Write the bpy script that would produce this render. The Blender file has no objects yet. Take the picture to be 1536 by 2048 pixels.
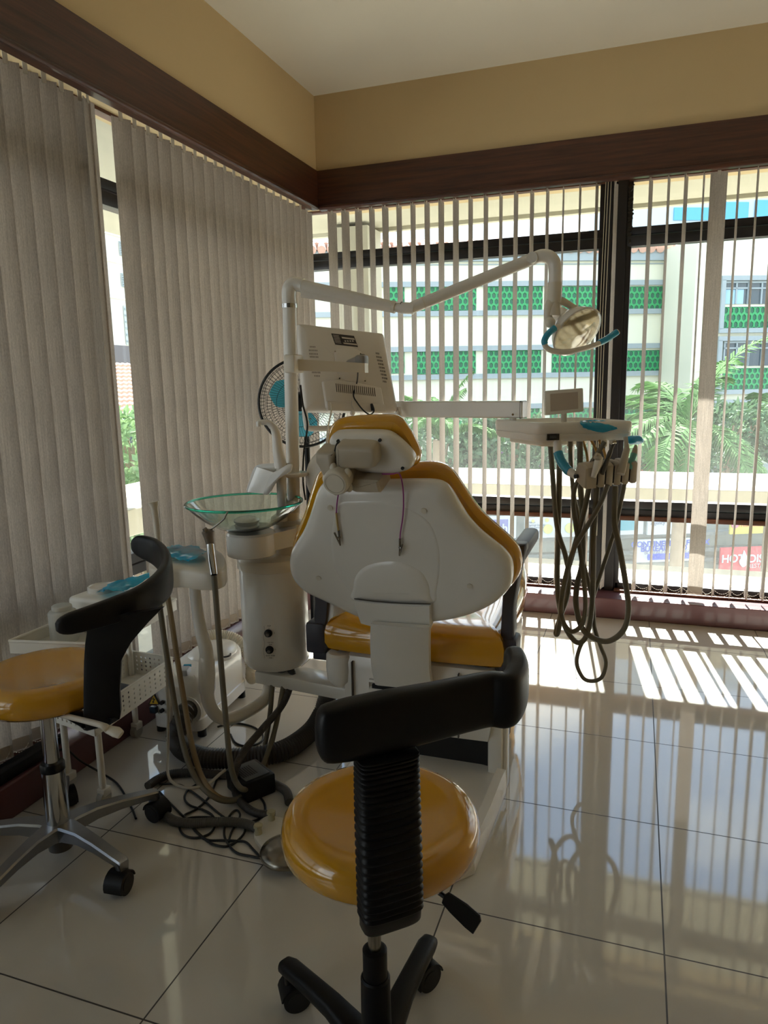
import bpy, bmesh, math, random
from mathutils import Vector, Matrix
random.seed(7)
C = bpy.context.scene
COL = C.collection
# ---------------------------------------------------------------- camera, sky, sun, exposure
FPX = 1440.87
CM = Matrix(((0.9446268, -0.0398959, 0.3257123), (0.3276119, 0.1712969, -0.9291543), (-0.0187240, 0.9844113, 0.1748820)))
CP = Vector((-0.1271, -4.2232, 1.5087))
cam_d = bpy.data.cameras.new('camera'); cam = bpy.data.objects.new('camera', cam_d); COL.objects.link(cam)
cam_d.sensor_fit = 'AUTO'; cam_d.sensor_width = 36.0; cam_d.lens = FPX / 2048 * 36.0
cam_d.clip_start = 0.05; cam_d.clip_end = 400
cam.matrix_world = Matrix.Translation(CP) @ CM.to_4x4()
C.camera = cam
C.view_settings.view_transform = 'Standard'; C.view_settings.look = 'None'
C.view_settings.gamma = 1; C.view_settings.use_curve_mapping = False
C.view_settings.exposure = 0.55
C.cycles.use_denoising = True
C.cycles.max_bounces = 14; C.cycles.diffuse_bounces = 7; C.cycles.glossy_bounces = 5
C.cycles.transmission_bounces = 8; C.cycles.transparent_max_bounces = 24
C.cycles.caustics_reflective = False; C.cycles.caustics_refractive = False
C.cycles.sample_clamp_indirect = 6
SKY_STRENGTH = 1.8
SUN_STRENGTH = 24.0
SUN_DIR = Vector((0.12, -1.0, -1.10)).normalized()      # travel of the light: in through the back window
sun_d = bpy.data.lights.new('sun', 'SUN'); sun_d.energy = SUN_STRENGTH; sun_d.angle = math.radians(0.6); sun_d.color = (1, .975, .93)
sun = bpy.data.objects.new('sun', sun_d); COL.objects.link(sun); sun.location = (0, 12, 14)
sun.rotation_euler = SUN_DIR.to_track_quat('-Z', 'Y').to_euler()
W = bpy.data.worlds.new('sky'); C.world = W; W.use_nodes = True
nt = W.node_tree; N = nt.nodes; L = nt.links; N.clear()
out = N.new('ShaderNodeOutputWorld'); bg = N.new('ShaderNodeBackground'); bg.inputs[1].default_value = SKY_STRENGTH
tc = N.new('ShaderNodeTexCoord'); sp = N.new('ShaderNodeSeparateXYZ'); L.new(tc.outputs['Generated'], sp.inputs[0])
rp = N.new('ShaderNodeValToRGB'); L.new(sp.outputs[2], rp.inputs[0])
rp.color_ramp.elements[0].position = 0.0; rp.color_ramp.elements[0].color = (.95, .97, 1.0, 1)
rp.color_ramp.elements[1].position = .8; rp.color_ramp.elements[1].color = (.34, .56, .98, 1)
e = rp.color_ramp.elements.new(.28); e.color = (.82, .90, 1.02, 1); e = rp.color_ramp.elements.new(.45); e.color = (.52, .72, 1.05, 1)
nz = N.new('ShaderNodeTexNoise'); nz.inputs['Scale'].default_value = 3.2; nz.inputs['Detail'].default_value = 6
mp = N.new('ShaderNodeMapping'); mp.inputs['Scale'].default_value = (1, 1, 2.2); L.new(tc.outputs['Generated'], mp.inputs[0]); L.new(mp.outputs[0], nz.inputs[0])
cr_ = N.new('ShaderNodeValToRGB'); cr_.color_ramp.elements[0].position = .45; cr_.color_ramp.elements[1].position = .62; L.new(nz.outputs[0], cr_.inputs[0])
mx = N.new('ShaderNodeMixRGB'); mx.inputs[2].default_value = (1.5, 1.5, 1.5, 1); L.new(cr_.outputs[0], mx.inputs[0]); L.new(rp.outputs[0], mx.inputs[1])
L.new(mx.outputs[0], bg.inputs[0]); L.new(bg.outputs[0], out.inputs[0])

# ---------------------------------------------------------------- helpers
def ray(px, py): return CM @ Vector(((px - 768) / FPX, -(py - 1024) / FPX, -1))
def Y(px, py, y): d = ray(px, py); return CP + d * ((y - CP.y) / d.y)      # the point on a plane y = const seen at a pixel
def X(px, py, x): d = ray(px, py); return CP + d * ((x - CP.x) / d.x)
def Z(px, py, z=0.0): d = ray(px, py); return CP + d * ((z - CP.z) / d.z)
def PL(px, py, p0, n): d = ray(px, py); return CP + d * ((Vector(p0) - CP).dot(n) / d.dot(n))
def s2l(c): return c / 12.92 if c <= .04045 else ((c + .055) / 1.055) ** 2.4
def rgb(r, g, b): return (s2l(r / 255), s2l(g / 255), s2l(b / 255), 1)
MATS = {}
def mat(name, col, rough=.5, metal=0, spec=.5, noise=0.0, nscale=8, bump=0.0, coat=0.0, trans=0.0, rvar=0.0):
    if name in MATS: return MATS[name]
    m = bpy.data.materials.new(name); m.use_nodes = True; t = m.node_tree; b = t.nodes['Principled BSDF']
    b.inputs['Base Color'].default_value = col; b.inputs['Roughness'].default_value = rough; b.inputs['Metallic'].default_value = metal
    b.inputs['Specular IOR Level'].default_value = spec; b.inputs['Coat Weight'].default_value = coat; b.inputs['Coat Roughness'].default_value = .05
    g = t.nodes.new('ShaderNodeTexCoord'); n = t.nodes.new('ShaderNodeTexNoise'); n.inputs['Scale'].default_value = nscale; n.inputs['Detail'].default_value = 5
    t.links.new(g.outputs['Object'], n.inputs[0])
    r = t.nodes.new('ShaderNodeMapRange'); r.inputs[3].default_value = 1 - noise - .015; r.inputs[4].default_value = 1 + noise + .015; t.links.new(n.outputs[0], r.inputs[0])
    v = t.nodes.new('ShaderNodeVectorMath'); v.operation = 'SCALE'; v.inputs[0].default_value = col[:3]; t.links.new(r.outputs[0], v.inputs['Scale'])
    t.links.new(v.outputs[0], b.inputs['Base Color'])
    if bump:
        k = t.nodes.new('ShaderNodeBump'); k.inputs['Strength'].default_value = bump; k.inputs['Distance'].default_value = .003
        t.links.new(n.outputs[0], k.inputs['Height']); t.links.new(k.outputs[0], b.inputs['Normal'])
    if trans:
        tr = t.nodes.new('ShaderNodeBsdfTranslucent'); tr.inputs[0].default_value = col
        ms = t.nodes.new('ShaderNodeMixShader'); ms.inputs[0].default_value = trans
        t.links.new(b.outputs[0], ms.inputs[1]); t.links.new(tr.outputs[0], ms.inputs[2]); t.links.new(ms.outputs[0], t.nodes['Material Output'].inputs[0])
    MATS[name] = m; return m

def cr(P, n=6, closed=False):
    P = [Vector(p) for p in P]; m = len(P); R = []
    if m < 3: return P
    for i in range(m if closed else m - 1):
        if closed: a, b, c, d = P[i - 1], P[i], P[(i + 1) % m], P[(i + 2) % m]
        else: a, b, c, d = P[max(i - 1, 0)], P[i], P[i + 1], P[min(i + 2, m - 1)]
        for k in range(n):
            t = k / n
            R.append(.5 * ((2 * b) + (c - a) * t + (2 * a - 5 * b + 4 * c - d) * t * t + (3 * b - a - 3 * c + d) * t ** 3))
    if not closed: R.append(P[-1])
    return R

class MB:
    def __init__(s): s.bm = bmesh.new()
    def loft(s, loops, cap0=True, cap1=True, close=True):
        V = [[s.bm.verts.new(p) for p in lp] for lp in loops]; n = len(V[0])
        for a, b in zip(V, V[1:]):
            for i in range(n if close else n - 1):
                j = (i + 1) % n
                try: s.bm.faces.new((a[i], a[j], b[j], b[i]))
                except ValueError: pass
        for f, lp in ((cap0, V[0]), (cap1, V[-1])):
            if f and n > 2:
                try: s.bm.faces.new(lp)
                except ValueError: pass
        return s
    def fan(s, loop, p):
        V = [s.bm.verts.new(q) for q in loop]; c = s.bm.verts.new(p)
        for i in range(len(V)): s.bm.faces.new((V[i], V[(i + 1) % len(V)], c))
        return s
    def box(s, c, d, bev=0.0, rz=0.0, M=None, seg=2):
        t = bmesh.new(); bmesh.ops.create_cube(t, size=1)
        for v in t.verts: v.co = Vector((v.co.x * d[0], v.co.y * d[1], v.co.z * d[2]))
        if bev: bmesh.ops.bevel(t, geom=t.edges[:], offset=bev, segments=seg, affect='EDGES', profile=.5)
        T = Matrix.Translation(c) @ (M.to_4x4() if M else Matrix.Rotation(rz, 4, 'Z'))
        return s.merge(t, T)
    def b2(s, p, q, bev=0.0):
        p, q = Vector(p), Vector(q); return s.box((p + q) / 2, [abs(a) for a in (q - p)], bev)
    def merge(s, t, T=Matrix()):
        mp = {v: s.bm.verts.new(T @ v.co) for v in t.verts}
        for f in t.faces:
            try: s.bm.faces.new([mp[v] for v in f.verts])
            except ValueError: pass
        t.free(); return s
    def tube(s, P, r, n=12, sub=0, cap=True, close=False, ry=None):
        if sub: 
            k = len(P); P2 = cr(P, sub, close)
            if isinstance(r, (list, tuple)):
                r = [r[min(int(i / sub), k - 1)] * (1 - (i / sub) % 1) + r[min(int(i / sub) + 1, k - 1)] * ((i / sub) % 1) for i in range(len(P2))]
            P = P2
        P = [Vector(p) for p in P]; m = len(P); loops = []
        T = []
        for i in range(m):
            if close: d = P[(i + 1) % m] - P[i - 1]
            else: d = P[min(i + 1, m - 1)] - P[max(i - 1, 0)]
            T.append(d.normalized() if d.length > 1e-9 else Vector((0, 0, 1)))
        u = T[0].orthogonal().normalized() if abs(T[0].z) > .95 else T[0].cross(Vector((0, 0, 1))).normalized()
        for i in range(m):
            u = (u - T[i] * u.dot(T[i])).normalized(); v = T[i].cross(u)
            rr = r[i] if isinstance(r, (list, tuple)) else r
            r2 = rr if ry is None else ry
            loops.append([P[i] + u * (rr * math.cos(2 * math.pi * k / n)) + v * (r2 * math.sin(2 * math.pi * k / n)) for k in range(n)])
        if close: loops.append(loops[0]); return s.loft(loops, False, False)
        return s.loft(loops, cap, cap)
    def lathe(s, prof, c, n=40, M=None, sx=1, sy=1):
        c = Vector(c); M = M or Matrix.Identity(3); loops = []
        for r, z in prof:
            r = max(r, 1e-5)
            loops.append([c + M @ Vector((r * sx * math.cos(2 * math.pi * k / n), r * sy * math.sin(2 * math.pi * k / n), z)) for k in range(n)])
        return s.loft(loops)
    def cyl(s, a, b, r, n=20, r2=None):
        a, b = Vector(a), Vector(b); return s.tube([a, b], [r, r if r2 is None else r2], n)
    def ball(s, c, r, sc=(1, 1, 1), n=16, M=None):
        t = bmesh.new(); bmesh.ops.create_uvsphere(t, u_segments=n, v_segments=max(8, n // 2), radius=r)
        for v in t.verts: v.co = Vector((v.co.x * sc[0], v.co.y * sc[1], v.co.z * sc[2]))
        return s.merge(t, Matrix.Translation(c) @ (M.to_4x4() if M else Matrix()))
    def prism(s, P, d):
        P = [Vector(p) for p in P]; d = Vector(d); return s.loft([P, [p + d for p in P]])
    def shell(s, P, n, prof, sub=5):
        """closed outline lying in a plane with normal n; prof = [(inset in metres, height along n)]"""
        P = cr(P, sub, True) if sub else [Vector(p) for p in P]; n = Vector(n).normalized(); m = len(P)
        a = Vector()
        for i in range(m): a += P[i].cross(P[(i + 1) % m])
        sg = 1 if a.dot(n) > 0 else -1
        IN = []
        for i in range(m):
            t = (P[(i + 1) % m] - P[i - 1]).normalized(); IN.append(n.cross(t) * sg)
        c = sum(P, Vector()) / m; loops = []
        for k in prof:
            if len(k) == 2: loops.append([P[i] + IN[i] * k[0] + n * k[1] for i in range(m)])
            else: base = [P[i] + IN[i] * k[0] for i in range(m)]; loops.append([c + (q - c) * k[2] + n * k[1] for q in base])
        return s.loft(loops)

LOC = {}
def T(o, label=None, cat=None, group=None, kind=None):
    if label: o['label'] = label
    if cat: o['category'] = cat
    if group: o['group'] = group
    if kind: o['kind'] = kind
    return o
def link(name, data, parent, loc):
    o = bpy.data.objects.new(name, data); COL.objects.link(o); LOC[o.name] = loc
    if parent: o.parent = parent; o.location = loc - LOC[parent.name]
    else: o.location = loc
    return o
def empty(name, loc, label=None, cat=None, group=None, kind=None):
    o = link(name, None, None, Vector(loc)); o.empty_display_size = .1
    return T(o, label, cat, group, kind)
def mk(name, mb, m, parent=None, angle=38, label=None, cat=None, group=None, kind=None):
    bm = mb.bm; bmesh.ops.remove_doubles(bm, verts=bm.verts, dist=1e-6); bmesh.ops.recalc_face_normals(bm, faces=bm.faces)
    xs = [v.co for v in bm.verts]
    lo = Vector([min(p[i] for p in xs) for i in range(3)]); hi = Vector([max(p[i] for p in xs) for i in range(3)])
    c = Vector(((lo.x + hi.x) / 2, (lo.y + hi.y) / 2, lo.z))
    for v in bm.verts: v.co -= c
    me = bpy.data.meshes.new(name); bm.to_mesh(me); bm.free()
    if angle:
        me.shade_smooth(); me.set_sharp_from_angle(angle=math.radians(angle))
    if m: me.materials.append(m)
    return T(link(name, me, parent, c), label, cat, group, kind)
def text(name, body, p, ux, uy, size, m, parent, align='CENTER', ext=.002, bold=0.0):
    cu = bpy.data.curves.new(name, 'FONT'); cu.body = body; cu.size = size; cu.align_x = align; cu.align_y = 'CENTER'; cu.extrude = ext; cu.offset = bold
    cu.materials.append(m)
    ux, uy = Vector(ux).normalized(), Vector(uy).normalized(); n = ux.cross(uy)
    tmp = bpy.data.objects.new('tmp', cu); COL.objects.link(tmp); bpy.context.view_layer.update()
    me = bpy.data.meshes.new_from_object(tmp.evaluated_get(bpy.context.evaluated_depsgraph_get())); bpy.data.objects.remove(tmp)
    o = link(name, me, parent, Vector(p)); o.rotation_euler = Matrix((ux, uy, n)).transposed().to_euler()
    return o

# ---------------------------------------------------------------- materials
WHITE = mat('white_enamel', rgb(222, 219, 212), .25, coat=.3, noise=.02)
IVORY = mat('ivory_plastic', rgb(211, 204, 189), .32, coat=.15, noise=.02)
GREYP = mat('warm_grey_plastic', rgb(178, 168, 150), .4, noise=.02)
YEL = mat('amber_vinyl', rgb(206, 150, 30), .14, coat=.9, noise=.05, nscale=5)
BLK = mat('black_plastic', rgb(12, 12, 14), .42, spec=.25, bump=.1, nscale=400)
BLKS = mat('black_soft_foam', rgb(10, 10, 12), .4, spec=.3, bump=.1, nscale=500)
SLATE = mat('slate_plastic', rgb(62, 62, 72), .45, bump=.1, nscale=400)
RUB = mat('dark_rubber', rgb(24, 24, 25), .5)
CHROME = mat('chrome', rgb(200, 200, 200), .12, 1.0)
ALU = mat('brushed_aluminium', rgb(150, 152, 156), .3, 1.0, noise=.1, nscale=30)
HOSE = mat('taupe_hose', rgb(108, 102, 86), .5, noise=.04)
HOSEY = mat('tan_hose', rgb(168, 128, 56), .5)
DKHOSE = mat('charcoal_hose', rgb(58, 54, 49), .5)
STEEL = mat('steel', rgb(150, 145, 135), .25, 1.0)
BLUEF = mat('blue_plastic_film', rgb(52, 178, 216), .16, coat=.6, noise=.12, nscale=60, bump=.8, trans=.35)
TRANSP = mat('milky_plastic', rgb(225, 225, 220), .35, trans=.5)
WOOD = None
def wood(name, a, b, scale):
    m = bpy.data.materials.new(name); m.use_nodes = True; t = m.node_tree; p = t.nodes['Principled BSDF']
    g = t.nodes.new('ShaderNodeTexCoord'); mpn = t.nodes.new('ShaderNodeMapping'); mpn.inputs['Scale'].default_value = scale
    n = t.nodes.new('ShaderNodeTexNoise'); n.inputs['Scale'].default_value = 3; n.inputs['Detail'].default_value = 8; n.inputs['Roughness'].default_value = .65
    r = t.nodes.new('ShaderNodeValToRGB'); r.color_ramp.elements[0].color = a; r.color_ramp.elements[1].color = b
    r.color_ramp.elements[0].position = .35; r.color_ramp.elements[1].position = .7
    t.links.new(g.outputs['Object'], mpn.inputs[0]); t.links.new(mpn.outputs[0], n.inputs[0]); t.links.new(n.outputs[0], r.inputs[0]); t.links.new(r.outputs[0], p.inputs['Base Color'])
    p.inputs['Roughness'].default_value = .38; p.inputs['Coat Weight'].default_value = .2
    return m
WOODX = wood('dark_wood_x', rgb(50, 25, 17), rgb(92, 52, 34), (.6, 14, 14))
WOODY = wood('dark_wood_y', rgb(50, 25, 17), rgb(92, 52, 34), (14, .6, 14))
PLUM = mat('plum_paint', rgb(98, 62, 64), .35, noise=.1, nscale=6, coat=.2)
FRAME = mat('dark_window_metal', rgb(38, 35, 36), .45)
FRAMEW = mat('brown_window_wood', rgb(92, 52, 30), .5, noise=.2, nscale=20)
WALL = mat('beige_wall_paint', rgb(202, 179, 138), .75, noise=.02, nscale=3)
CEIL = mat('ceiling_paint', rgb(206, 200, 187), .7, noise=.01, nscale=3)
CREAM = mat('cream_stucco', rgb(184, 180, 164), .85, noise=.03, nscale=4)
def fabric():
    m = bpy.data.materials.new('woven_blind_fabric'); m.use_nodes = True; t = m.node_tree; p = t.nodes['Principled BSDF']
    g = t.nodes.new('ShaderNodeTexCoord')
    def nz(sc, s, d):
        mpn = t.nodes.new('ShaderNodeMapping'); mpn.inputs['Scale'].default_value = sc; n = t.nodes.new('ShaderNodeTexNoise'); n.inputs['Scale'].default_value = s; n.inputs['Detail'].default_value = d
        t.links.new(g.outputs['Object'], mpn.inputs[0]); t.links.new(mpn.outputs[0], n.inputs[0]); return n
    a = nz((1, 1, .03), 260, 2); b = nz((1, 1, .25), 420, 1)
    r = t.nodes.new('ShaderNodeMapRange'); r.inputs[1].default_value = .3; r.inputs[2].default_value = .7; r.inputs[3].default_value = .72; r.inputs[4].default_value = 1.12
    mm = t.nodes.new('ShaderNodeMath'); mm.operation = 'ADD'; m2 = t.nodes.new('ShaderNodeMath'); m2.operation = 'MULTIPLY'; m2.inputs[1].default_value = .5
    t.links.new(a.outputs[0], mm.inputs[0]); t.links.new(b.outputs[0], mm.inputs[1]); t.links.new(mm.outputs[0], m2.inputs[0]); t.links.new(m2.outputs[0], r.inputs[0])
    v = t.nodes.new('ShaderNodeVectorMath'); v.operation = 'SCALE'; v.inputs[0].default_value = rgb(206, 199, 192)[:3]; t.links.new(r.outputs[0], v.inputs['Scale'])
    t.links.new(v.outputs[0], p.inputs['Base Color']); p.inputs['Roughness'].default_value = .8; p.inputs['Specular IOR Level'].default_value = .2
    tr = t.nodes.new('ShaderNodeBsdfTranslucent'); t.links.new(v.outputs[0], tr.inputs[0])
    ms = t.nodes.new('ShaderNodeMixShader'); ms.inputs[0].default_value = .5
    t.links.new(p.outputs[0], ms.inputs[1]); t.links.new(tr.outputs[0], ms.inputs[2]); t.links.new(ms.outputs[0], t.nodes['Material Output'].inputs[0])
    return m
FABRIC = fabric()
def pane_glass(name, dust):
    m = bpy.data.materials.new(name); m.use_nodes = True; t = m.node_tree; t.nodes.remove(t.nodes['Principled BSDF'])
    tr = t.nodes.new('ShaderNodeBsdfTransparent'); tr.inputs[0].default_value = (.95, .98, .97, 1)
    gl = t.nodes.new('ShaderNodeBsdfGlossy'); gl.inputs['Roughness'].default_value = .02
    lw = t.nodes.new('ShaderNodeLayerWeight'); pw = t.nodes.new('ShaderNodeMath'); pw.operation = 'POWER'; pw.inputs[1].default_value = 5; t.links.new(lw.outputs['Facing'], pw.inputs[0])
    fr = t.nodes.new('ShaderNodeMath'); fr.operation = 'MULTIPLY_ADD'; fr.inputs[1].default_value = .5; fr.inputs[2].default_value = .025; t.links.new(pw.outputs[0], fr.inputs[0])
    m1 = t.nodes.new('ShaderNodeMixShader'); t.links.new(fr.outputs[0], m1.inputs[0]); t.links.new(tr.outputs[0], m1.inputs[1]); t.links.new(gl.outputs[0], m1.inputs[2])
    df = t.nodes.new('ShaderNodeBsdfTranslucent'); df.inputs[0].default_value = (.8, .82, .78, 1)
    g = t.nodes.new('ShaderNodeNewGeometry'); n = t.nodes.new('ShaderNodeTexNoise'); n.inputs['Scale'].default_value = 140; n.inputs['Detail'].default_value = 3
    n2 = t.nodes.new('ShaderNodeTexNoise'); n2.inputs['Scale'].default_value = 1.6; n2.inputs['Detail'].default_value = 3
    sx = t.nodes.new('ShaderNodeSeparateXYZ'); t.links.new(g.outputs['Position'], sx.inputs[0])
    hz = t.nodes.new('ShaderNodeMapRange'); hz.inputs[1].default_value = .7; hz.inputs[2].default_value = 1.6; hz.inputs[3].default_value = 1.0; hz.inputs[4].default_value = .12; t.links.new(sx.outputs[2], hz.inputs[0])
    t.links.new(g.outputs['Position'], n.inputs[0]); t.links.new(g.outputs['Position'], n2.inputs[0])
    a = t.nodes.new('ShaderNodeMath'); a.operation = 'MULTIPLY'; t.links.new(n.outputs[0], a.inputs[0]); t.links.new(n2.outputs[0], a.inputs[1])
    b = t.nodes.new('ShaderNodeMath'); b.operation = 'MULTIPLY'; t.links.new(a.outputs[0], b.inputs[0]); t.links.new(hz.outputs[0], b.inputs[1])
    k = t.nodes.new('ShaderNodeMath'); k.operation = 'MULTIPLY'; k.inputs[1].default_value = dust * 4; t.links.new(b.outputs[0], k.inputs[0])
    m2 = t.nodes.new('ShaderNodeMixShader'); t.links.new(k.outputs[0], m2.inputs[0]); t.links.new(m1.outputs[0], m2.inputs[1]); t.links.new(df.outputs[0], m2.inputs[2])
    t.links.new(m2.outputs[0], t.nodes['Material Output'].inputs[0]); return m
GLASS = pane_glass('dusty_window_glass', .02)
def floor_mat():
    m = bpy.data.materials.new('polished_floor_tile'); m.use_nodes = True; t = m.node_tree; p = t.nodes['Principled BSDF']
    g = t.nodes.new('ShaderNodeNewGeometry'); s = t.nodes.new('ShaderNodeSeparateXYZ'); t.links.new(g.outputs['Position'], s.inputs[0])
    def line(ax):
        a = t.nodes.new('ShaderNodeMath'); a.operation = 'PINGPONG'; a.inputs[1].default_value = .3; t.links.new(s.outputs[ax], a.inputs[0])
        b = t.nodes.new('ShaderNodeMath'); b.operation = 'LESS_THAN'; b.inputs[1].default_value = .0022; t.links.new(a.outputs[0], b.inputs[0]); return b
    l = t.nodes.new('ShaderNodeMath'); l.operation = 'MAXIMUM'; t.links.new(line(0).outputs[0], l.inputs[0]); t.links.new(line(1).outputs[0], l.inputs[1])
    n = t.nodes.new('ShaderNodeTexNoise'); n.inputs['Scale'].default_value = 3.5; n.inputs['Detail'].default_value = 7; t.links.new(g.outputs['Position'], n.inputs[0])
    r = t.nodes.new('ShaderNodeValToRGB'); r.color_ramp.elements[0].color = rgb(194, 190, 181); r.color_ramp.elements[1].color = rgb(208, 204, 195)
    t.links.new(n.outputs[0], r.inputs[0])
    x = t.nodes.new('ShaderNodeMixRGB'); x.inputs[2].default_value = rgb(45, 40, 36); t.links.new(l.outputs[0], x.inputs[0]); t.links.new(r.outputs[0], x.inputs[1])
    t.links.new(x.outputs[0], p.inputs['Base Color'])
    q = t.nodes.new('ShaderNodeMapRange'); q.inputs[3].default_value = .05; q.inputs[4].default_value = .6; t.links.new(l.outputs[0], q.inputs[0]); t.links.new(q.outputs[0], p.inputs['Roughness'])
    p.inputs['Specular IOR Level'].default_value = 1.0
    return m
FLOOR = floor_mat()

# ---------------------------------------------------------------- room shell
XL, YB, HC, ZT, ZB = -2.18, .43, 3.36, 2.90, 2.655      # left face, back face, ceiling, pelmet top and bottom
XR, YF = 2.6, -6.4
def st(name, mb, m, parent=None): return mk(name, mb, m, parent, 0 if parent is None else 30, kind='structure' if parent is None else None)
st('floor', MB().b2((-2.6, YF - .2, -.12), (XR + .2, .9, 0)), FLOOR)
st('ceiling', MB().b2((-2.6, YF - .2, HC), (XR + .2, .9, HC + .15)), CEIL)
st('wall_left', MB().b2((-2.45, YF, ZB + .04), (XL - .012, YB + .2, HC)), WALL)
st('wall_back', MB().b2((XL - .012, YB + .012, ZB + .04), (XR, .8, HC)), WALL)
st('wall_right', MB().b2((XR, YF - .1, 0), (XR + .2, .9, HC)), WALL)
st('wall_front', MB().b2((-2.6, YF - .2, 0), (XR, YF, HC)), mat('dimmed_unseen_wall', rgb(122, 112, 102), .6, noise=.08))  # unseen wall, given a dark tone to cut the fill light in the room
st('trim_1', MB().b2((XL - .2, YB, ZB + .02), (XR, YB + .06, ZT)).box(((XR + XL) / 2, YB + .02, ZB + .012), (XR - XL, .06, .028), .01), WOODX)
st('trim_2', MB().b2((XL - .06, YF, ZB + .02), (XL, YB, ZT)).box((XL - .02, (YF + YB) / 2, ZB + .012), (.06, YB - YF, .028), .01), WOODY)
kb = MB().b2((XL - .26, YB, 0), (XR, YB + .26, .133), .006); st('baseboard_back', kb, PLUM)
st('baseboard_left', MB().b2((XL - .26, YF, 0), (XL, YB, .133), .006), PLUM)
YW, XW = .665, -2.40                                       # window planes
def win_back(n, x0, x1, gx):
    b = empty('window_%d' % n, ((x0 + x1) / 2, YW, .133), kind='structure')
    f = MB()
    for z, h in ((.655, .05), (.712, .05), (2.335, .06), (2.395, .045)): f.box(((x0 + x1) / 2, YW - .012 * (h > .052), z), (x1 - x0, .075, h), .004)
    f.box(((x0 + x1) / 2, YW, .165), (x1 - x0, .07, .05), .004).box(((x0 + x1) / 2, YW, 2.715), (x1 - x0, .07, .035), .004)
    for x in gx: f.box((x, YW, 1.42), (.035, .07, 2.56), .004)
    mk('frame', f, FRAME, b)
    w = MB().box(((x0 + x1) / 2, YW - .02, .625), (x1 - x0, .08, .028), .003).box(((x0 + x1) / 2, YW - .03, 2.69), (x1 - x0, .05, .02), .003)
    w.box(((x0 + x1) / 2, YW - .035, .142), (x1 - x0, .09, .016), .003)
    mk('wooden_rail', w, FRAMEW, b)
    for z0, z1 in ((.19, .63), (.737, 2.305), (2.415, 2.70)): mk('glass', MB().b2((x0 + .02, YW + .008, z0 - .01), (x1 - .02, YW + .013, z1 + .01)), GLASS, b, 0)
win_back(1, -2.42, -.36, (-2.41, -.372)); win_back(2, -.222, XR, (-.215, 1.25, XR - .03))
p_ = MB().b2((-.352, YW - .07, .133), (-.312, YW + .06, 2.72), .004).b2((-.285, YW - .05, .133), (-.23, YW + .06, 2.72), .004).b2((-.315, YW, .133), (-.28, YW + .04, 2.72))
st('window_3', p_, FRAME)
g_ = MB(); lp_ = []
for i in range(40):
    z = 2.28 + .38 * i / 39; w_ = random.uniform(.012, .03); x_ = -.222 + random.uniform(-.006, .006); lp_.append([(x_, YW - .045, z), (x_ + w_, YW - .045 - random.uniform(0, .012), z), (x_ + w_, YW - .03, z), (x_, YW - .03, z)])
o_ = mk('peeling_sealant', g_.loft(lp_), mat('old_sealant', rgb(52, 46, 34), .8, noise=.3, nscale=60), bpy.data.objects['window_2'], 0)
b = empty('window_4', (XW, -1.4, .133), kind='structure'); f = MB(); y0, y1 = YF, YW
for z, h in ((.655, .05), (.712, .05), (2.335, .06), (2.395, .045), (.165, .05), (2.715, .035)): f.box((XW, (y0 + y1) / 2, z), (.07, y1 - y0, h), .004)
for y in (YF + .02, -4.3, -3.2, -1.72, -.35, YW - .03): f.box((XW, y, 1.42), (.07, .05, 2.56), .004)
mk('frame', f, FRAME, b)
mk('wooden_rail', MB().box((XW + .03, (y0 + y1) / 2, 2.69), (.05, y1 - y0, .02), .003).box((XW + .035, (y0 + y1) / 2, .142), (.09, y1 - y0, .016), .003), FRAMEW, b)
for z0, z1 in ((.19, .63), (.737, 2.305), (2.415, 2.70)): mk('glass', MB().b2((XW - .013, y0 + .02, z0 - .01), (XW - .008, y1 - .02, z1 + .01)), GLASS, b, 0)

# ---------------------------------------------------------------- outside: own eave, pillar, ledges, street
EZ = 2.752
st('roof_eave', MB().b2((-4.3, .8, EZ + .03), (6, 1.77, EZ + .25)).b2((-4.3, 1.71, EZ), (6, 1.77, EZ + .03)).b2((-4.3, -7, EZ + .03), (-2.45, .8, EZ + .25)), CREAM)
st('corner_pillar', MB().b2((-2.52, 1.42, -5), (-2.2, 1.74, EZ)), CREAM)
LEDGE = mat('ledge_render', rgb(214, 206, 186), .9, noise=.06, nscale=12)
st('window_ledge', MB().b2((-4.3, 1.55, .50), (6, 2.6, .695), .008).b2((-4.3, -7, .50), (-3.4, 1.55, .69), .008), LEDGE)
st('outer_sill', MB().b2((-2.4, YW + .05, .0), (6, 1.25, .17), .006).b2((-2.95, -7, 0), (-2.45, 1.25, .17), .006), LEDGE)
st('street', MB().b2((-60, 1, -5.3), (50, 70, -5.1)).b2((-60, -12, -5.3), (-5, 1, -5.1)), mat('street_asphalt', rgb(112, 112, 110), .9, noise=.1, nscale=2))
# ---------------------------------------------------------------- outside: buildings, palms, signs
FU = Vector((math.cos(math.radians(24)), math.sin(math.radians(24)), 0)); FN = Vector((FU.y, -FU.x, 0)); UP = Vector((0, 0, 1))
FP0 = Vector((-7.08, 15.6, 0))
FM = Matrix((FU, -FN, UP)).transposed()                     # local x along the facade, y into it, z up
def F(px, py, off=0.0):                                     # local (u, z) on the facade plane moved 'off' towards us
    q = PL(px, py, FP0 + FN * off, FN) - FP0; return Vector((q.dot(FU), -off, q.z))
def FW(v): return FP0 + FM @ Vector(v)
def fbox(mb, a, b, d, bev=0.0):                              # box between two facade points, d deep into the wall
    c = Vector(((a.x + b.x) / 2, a.y + d / 2, (a.z + b.z) / 2)); return mb.box(FW(c), (abs(b.x - a.x), abs(d), abs(a.z - b.z)), bev, M=FM)
OCREAM = mat('pale_cream_paint', rgb(212, 213, 194), .85, noise=.02, nscale=1)
OGREY = mat('pale_grey_trim', rgb(148, 160, 164), .7, noise=.03)
OGREEN = mat('green_breeze_block', rgb(52, 150, 92), .6, noise=.08)
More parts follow.
